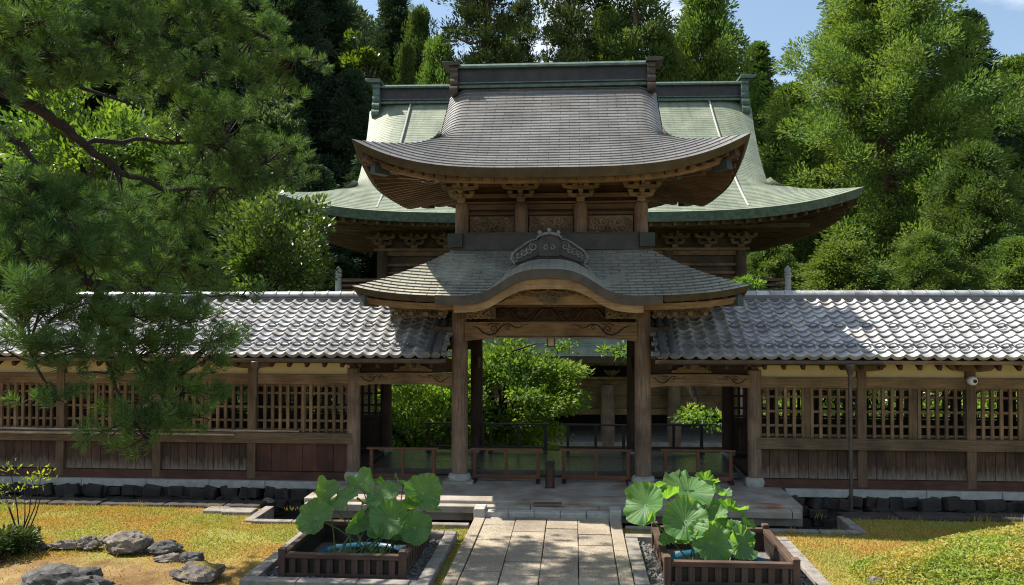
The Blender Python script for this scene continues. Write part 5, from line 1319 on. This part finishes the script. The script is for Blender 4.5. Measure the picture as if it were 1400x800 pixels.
# ---- sapling and dark low shrub at the bottom left
t = thing('nandina_sapling', 'thin-stemmed sapling with yellow-green feathery leaves at the left edge', 'sapling', tuple(at(26, 745, Z=-.25)))
o = np.array(ORG[t.name]); b = MB(); s = (o[1] + 13.85) / 1080
A = []
for (px, py, n, top) in ((45, 655, 34, 1), (58, 644, 20, 1), (34, 664, 14, 1), (14, 640, 22, 0), (10, 690, 30, 0), (62, 657, 14, 1), (4, 668, 26, 0)):
    p = np.array(at(px, py, o[1])); b.tube([o + np.array((rng.normal(0, .03), 0, 0)), o * .45 + p * .55 + np.array((.04, 0, -.05)), p], [.010, .008, .003], 6)
    P = p + rng.normal(0, 1, (n, 3)) * np.array((.085, .06, .045)); A.append((leaves(P, rdir(n) + np.array((0, 0, .25)), rng.uniform(.05, .085, n), .024, .1)[0], top))
Vv = np.concatenate([a for a, k in A]); link_mesh('foliage', np_mesh('foliage', Vv - o, np.arange(len(Vv)).reshape(-1, 4)), M['nandina'], t); b.build('stem', M['bark'], t)
c = at(16, 760, Z=-.25); t = thing('low_shrub', 'small dark leafy shrub at the foot of the sapling', 'shrub', tuple(c))
broad(t, .30, .24, .04, 26, 60, 'shrub_dark', .075, .03, 81, rc=.35, trunk_r=.015)
c = at(-25, 770, Z=-.25); t = thing('low_shrub', 'dark shrub cut by the left edge of the picture', 'shrub', tuple(c)); broad(t, .42, .3, .05, 22, 60, 'shrub_dark', .075, .03, 82, rc=.35, trunk_r=.015)

# ------------------------------------------------------------------ the old pine in front, at the left
PT = thing('pine_tree', 'big old pine with long needled branches hanging across the left of the garden', 'tree', (-8.4, -5.2, -.25))
o = np.array(ORG[PT.name])
tr = MB(); trunk = [(-8.4, -5.2, -.4), (-8.3, -5.2, 1.2), (-8.5, -5.1, 3), (-8.2, -5.0, 5), (-8.35, -4.9, 7), (-8.1, -4.7, 9), (-8.0, -4.6, 10.5)]
tr.tube(trunk, [.36, .30, .27, .24, .2, .14, .06], 14)
def sh(px, py, Y): return (px, py, Y + .75 * sm((px - 40) / 150) * sm((340 - py) / 90))
BR = []          # limbs: pixel, depth
for pts, r0 in (
    (((-220, 40, -5.2), (-60, 40, -5.6), (0, 62, -5.7), (70, 78, -5.6), (140, 66, -5.2), (215, 60, -4.8)), .05),
    (((-220, 10, -5.2), (0, 12, -5.6), (40, 60, -5.5), (110, 120, -5.2), (190, 150, -4.7)), .055),
    (((-230, 90, -5.2), (-40, 105, -5.5), (55, 150, -5.4), (108, 196, -5.2), (165, 232, -4.9), (230, 262, -4.4), (310, 255, -3.9)), .085),
    (((-230, 160, -5.2), (-40, 150, -5.9), (20, 190, -6.1), (60, 232, -6.1), (80, 300, -6.2)), .055),
    (((-230, 280, -5.2), (-40, 330, -6.0), (60, 372, -6.0), (130, 388, -5.8), (160, 430, -5.7), (190, 500, -5.6), (240, 560, -5.4)), .06),
    (((60, 372, -6.0), (140, 392, -5.6), (220, 400, -4.4), (330, 406, -3.4)), .035),
    (((130, 388, -5.8), (138, 470, -6.1), (160, 540, -6.1), (200, 600, -6.0)), .03),
    (((108, 196, -5.2), (200, 190, -4.6), (300, 200, -3.8), (400, 240, -3.3)), .035),
    (((-220, -60, -5.1), (0, -40, -5), (160, -20, -4.4), (300, 20, -3.8), (430, 85, -3.4)), .07),
    (((-220, -160, -5), (0, -190, -4.9), (220, -175, -4.6)), .06),
    
    (((-220, 160, -5.0), (-40, 235, -4.7), (60, 285, -4.2), (160, 325, -3.9), (240, 362, -3.7)), .05),
    (((60, 372, -6.0), (30, 440, -6.5), (60, 520, -6.7), (90, 550, -6.6)), .025)):
    w_ = [np.array(at(*sh(*p))) for p in pts]
    for a, c in zip(w_, w_[1:]):                       # crooked, not straight
        pass
    fine = []
    for i in range(len(w_) - 1):
        for k in range(5): fine.append(w_[i] + (w_[i + 1] - w_[i]) * k / 5 + rng.normal(0, .018, 3))
    fine.append(w_[-1]); m = len(fine); tr.tube(fine, [r0 * (1 - .8 * k / m) for k in range(m)], 8); BR += fine
BR = np.array(BR)
PADS = ((40, 30, 80, 55, -5.7), (130, 25, 80, 50, -5.2), (215, 20, 80, 45, -4.6), (295, 20, 70, 42, -4.0), (350, 45, 55, 40, -3.7), (395, 82, 52, 18, -3.4), (425, 86, 28, 10, -3.3), (370, 110, 40, 20, -3.5),
    (90, 95, 70, 35, -5.5), (180, 95, 75, 40, -4.9), (265, 95, 65, 42, -4.2), (325, 100, 45, 32, -3.7), (20, 110, 50, 35, -5.9), (240, 140, 60, 22, -4.2), (300, 150, 50, 24, -3.8), (350, 130, 30, 14, -3.5),
    (245, 185, 50, 24, -4.3), (305, 195, 58, 34, -3.8), (355, 215, 45, 28, -3.5), (395, 248, 34, 18, -3.3), (330, 245, 50, 24, -3.6), (400, 215, 20, 16, -3.4), (270, 225, 45, 22, -4.0),
    (10, 200, 36, 24, -6.2), (40, 262, 60, 26, -6.3), (105, 275, 60, 26, -6.0), (20, 300, 50, 34, -6.5), (85, 310, 66, 34, -6.2), (165, 290, 55, 26, -5.0), (225, 283, 50, 22, -4.0), (275, 268, 42, 16, -3.9), (190, 282, 50, 16, -3.7), (260, 284, 46, 14, -3.3), (310, 268, 40, 14, -3.6),
    (45, 345, 70, 34, -6.6), (125, 345, 62, 32, -6.0), (195, 335, 55, 30, -4.6), (245, 325, 40, 22, -3.6), (180, 375, 60, 26, -5.0), (250, 368, 46, 24, -3.5), (262, 345, 36, 22, -2.9), (280, 392, 46, 18, -3.2), (335, 405, 38, 11, -3.3),
    (25, 410, 50, 36, -6.9), (85, 420, 55, 34, -6.6), (150, 425, 55, 32, -6.1), (215, 425, 55, 32, -5.6), (262, 440, 45, 28, -5.3), (295, 460, 34, 22, -5.1), (35, 470, 45, 26, -7.0), (100, 478, 50, 26, -6.7),
    (220, 475, 52, 30, -5.6), (275, 490, 42, 24, -5.3), (165, 470, 40, 24, -6.0), (150, 510, 34, 16, -6.2), (225, 520, 52, 26, -5.7), (270, 535, 42, 22, -5.4), (210, 558, 52, 22, -5.8), (265, 572, 34, 16, -5.5),
    (65, 548, 32, 9, -6.7), (105, 540, 28, 10, -6.6), (170, 585, 42, 18, -6.1), (220, 585, 46, 18, -5.8), (195, 608, 22, 11, -6.0), (40, 400, 40, 30, -7.1), (15, 250, 30, 20, -6.6),
    (100, -60, 110, 50, -5), (240, -60, 90, 45, -4.4), (80, -180, 120, 60, -5.0), (200, -170, 80, 50, -4.6), (-60, 60, 90, 70, -5.6), (-80, 330, 80, 60, -6), (230, 250, 44, 14, -3.5), (170, 272, 50, 14, -3.9), (285, 300, 40, 14, -3.2), (215, 300, 40, 14, -3.4), (330, 150, 46, 22, -3.3), (300, 190, 50, 24, -3.2), (350, 212, 44, 20, -3.1), (260, 278, 50, 12, -3.0), (205, 272, 46, 12, -3.2), (305, 262, 46, 14, -2.8), (275, 232, 46, 18, -3.1), (240, 296, 40, 14, -3.0), (385, 130, 30, 14, -3.0), (390, 200, 34, 18, -2.8), (110, 318, 60, 24, -4.1), (162, 268, 46, 16, -4.0), (226, 368, 50, 22, -3.8), (150, 345, 56, 24, -3.9), (60, 300, 50, 24, -4.1), (200, 322, 50, 22, -3.8), (120, 365, 50, 20, -3.9), (110, 345, 60, 26, -3.4), (170, 440, 50, 26, -3.5), (65, 260, 46, 20, -3.3))
TP, TD = [], []
for (px, py, rx, ry, Y) in PADS:
    px, py, Y = sh(px, py, Y)
    n = max(5, int(rx * ry * math.pi / 640 * 4.0 * (1 if py > -20 else .75))); c = np.array(at(px, py, Y)); s = (Y + 13.85) / 1080
    d = rdir(n) * (rng.random(n) ** .4)[:, None]; P = c + d * np.array((rx * s, .55, ry * s))
    k = np.argmin(((BR - c) ** 2).sum(1)); hub = BR[k]
    sub = c + rng.normal(0, 1, (4, 3)) * np.array((rx * s * .4, .15, ry * s * .3))
    for q_ in sub: tr.tube([hub, hub * .5 + q_ * .5 + np.array((0, 0, .03)) + rng.normal(0, .04, 3), q_], [.015, .011, .006], 5)
    j = np.argmin(((P[:, None] - sub[None]) ** 2).sum(2), 1)
    for i in range(n):
        a = sub[j[i]]; D = P[i] - a; D[2] = abs(D[2]) * .3 + .14; D[1] *= .8; D = D / (np.linalg.norm(D) + 1e-6) + rng.normal(0, .35, 3); D /= np.linalg.norm(D)
        TP.append(P[i]); TD.append(D)
        if i % 2 == 0: tr.tube([a, a * .4 + P[i] * .6 + np.array((0, 0, -.02)), P[i] + D * .06], [.006, .005, .004], 4)
TP, TD = np.array(TP), np.array(TD)
NN = 84; m = len(TP); idx = np.repeat(np.arange(m), NN); f = rng.random(m * NN)
sz = rng.uniform(.75, 1.2, m)[idx]
root = TP[idx] + TD[idx] * (f * .11 - .03)[:, None]; side = rdir(m * NN); side -= TD[idx] * (side * TD[idx]).sum(1)[:, None]; side = unit(side)
D = TD[idx] * (.35 + .75 * f + rng.normal(0, .12, m * NN))[:, None] + side * rng.uniform(.55, 1.0, m * NN)[:, None]
Vv, F = leaves(root, D, rng.uniform(.105, .15, m * NN) * sz, .0072, 0)
link_mesh('needles', np_mesh('needles', Vv - o, F), M['needle'], PT); tr.build('trunk', M['bark'], PT)
print('pine tufts', m, 'needles', m * NN)
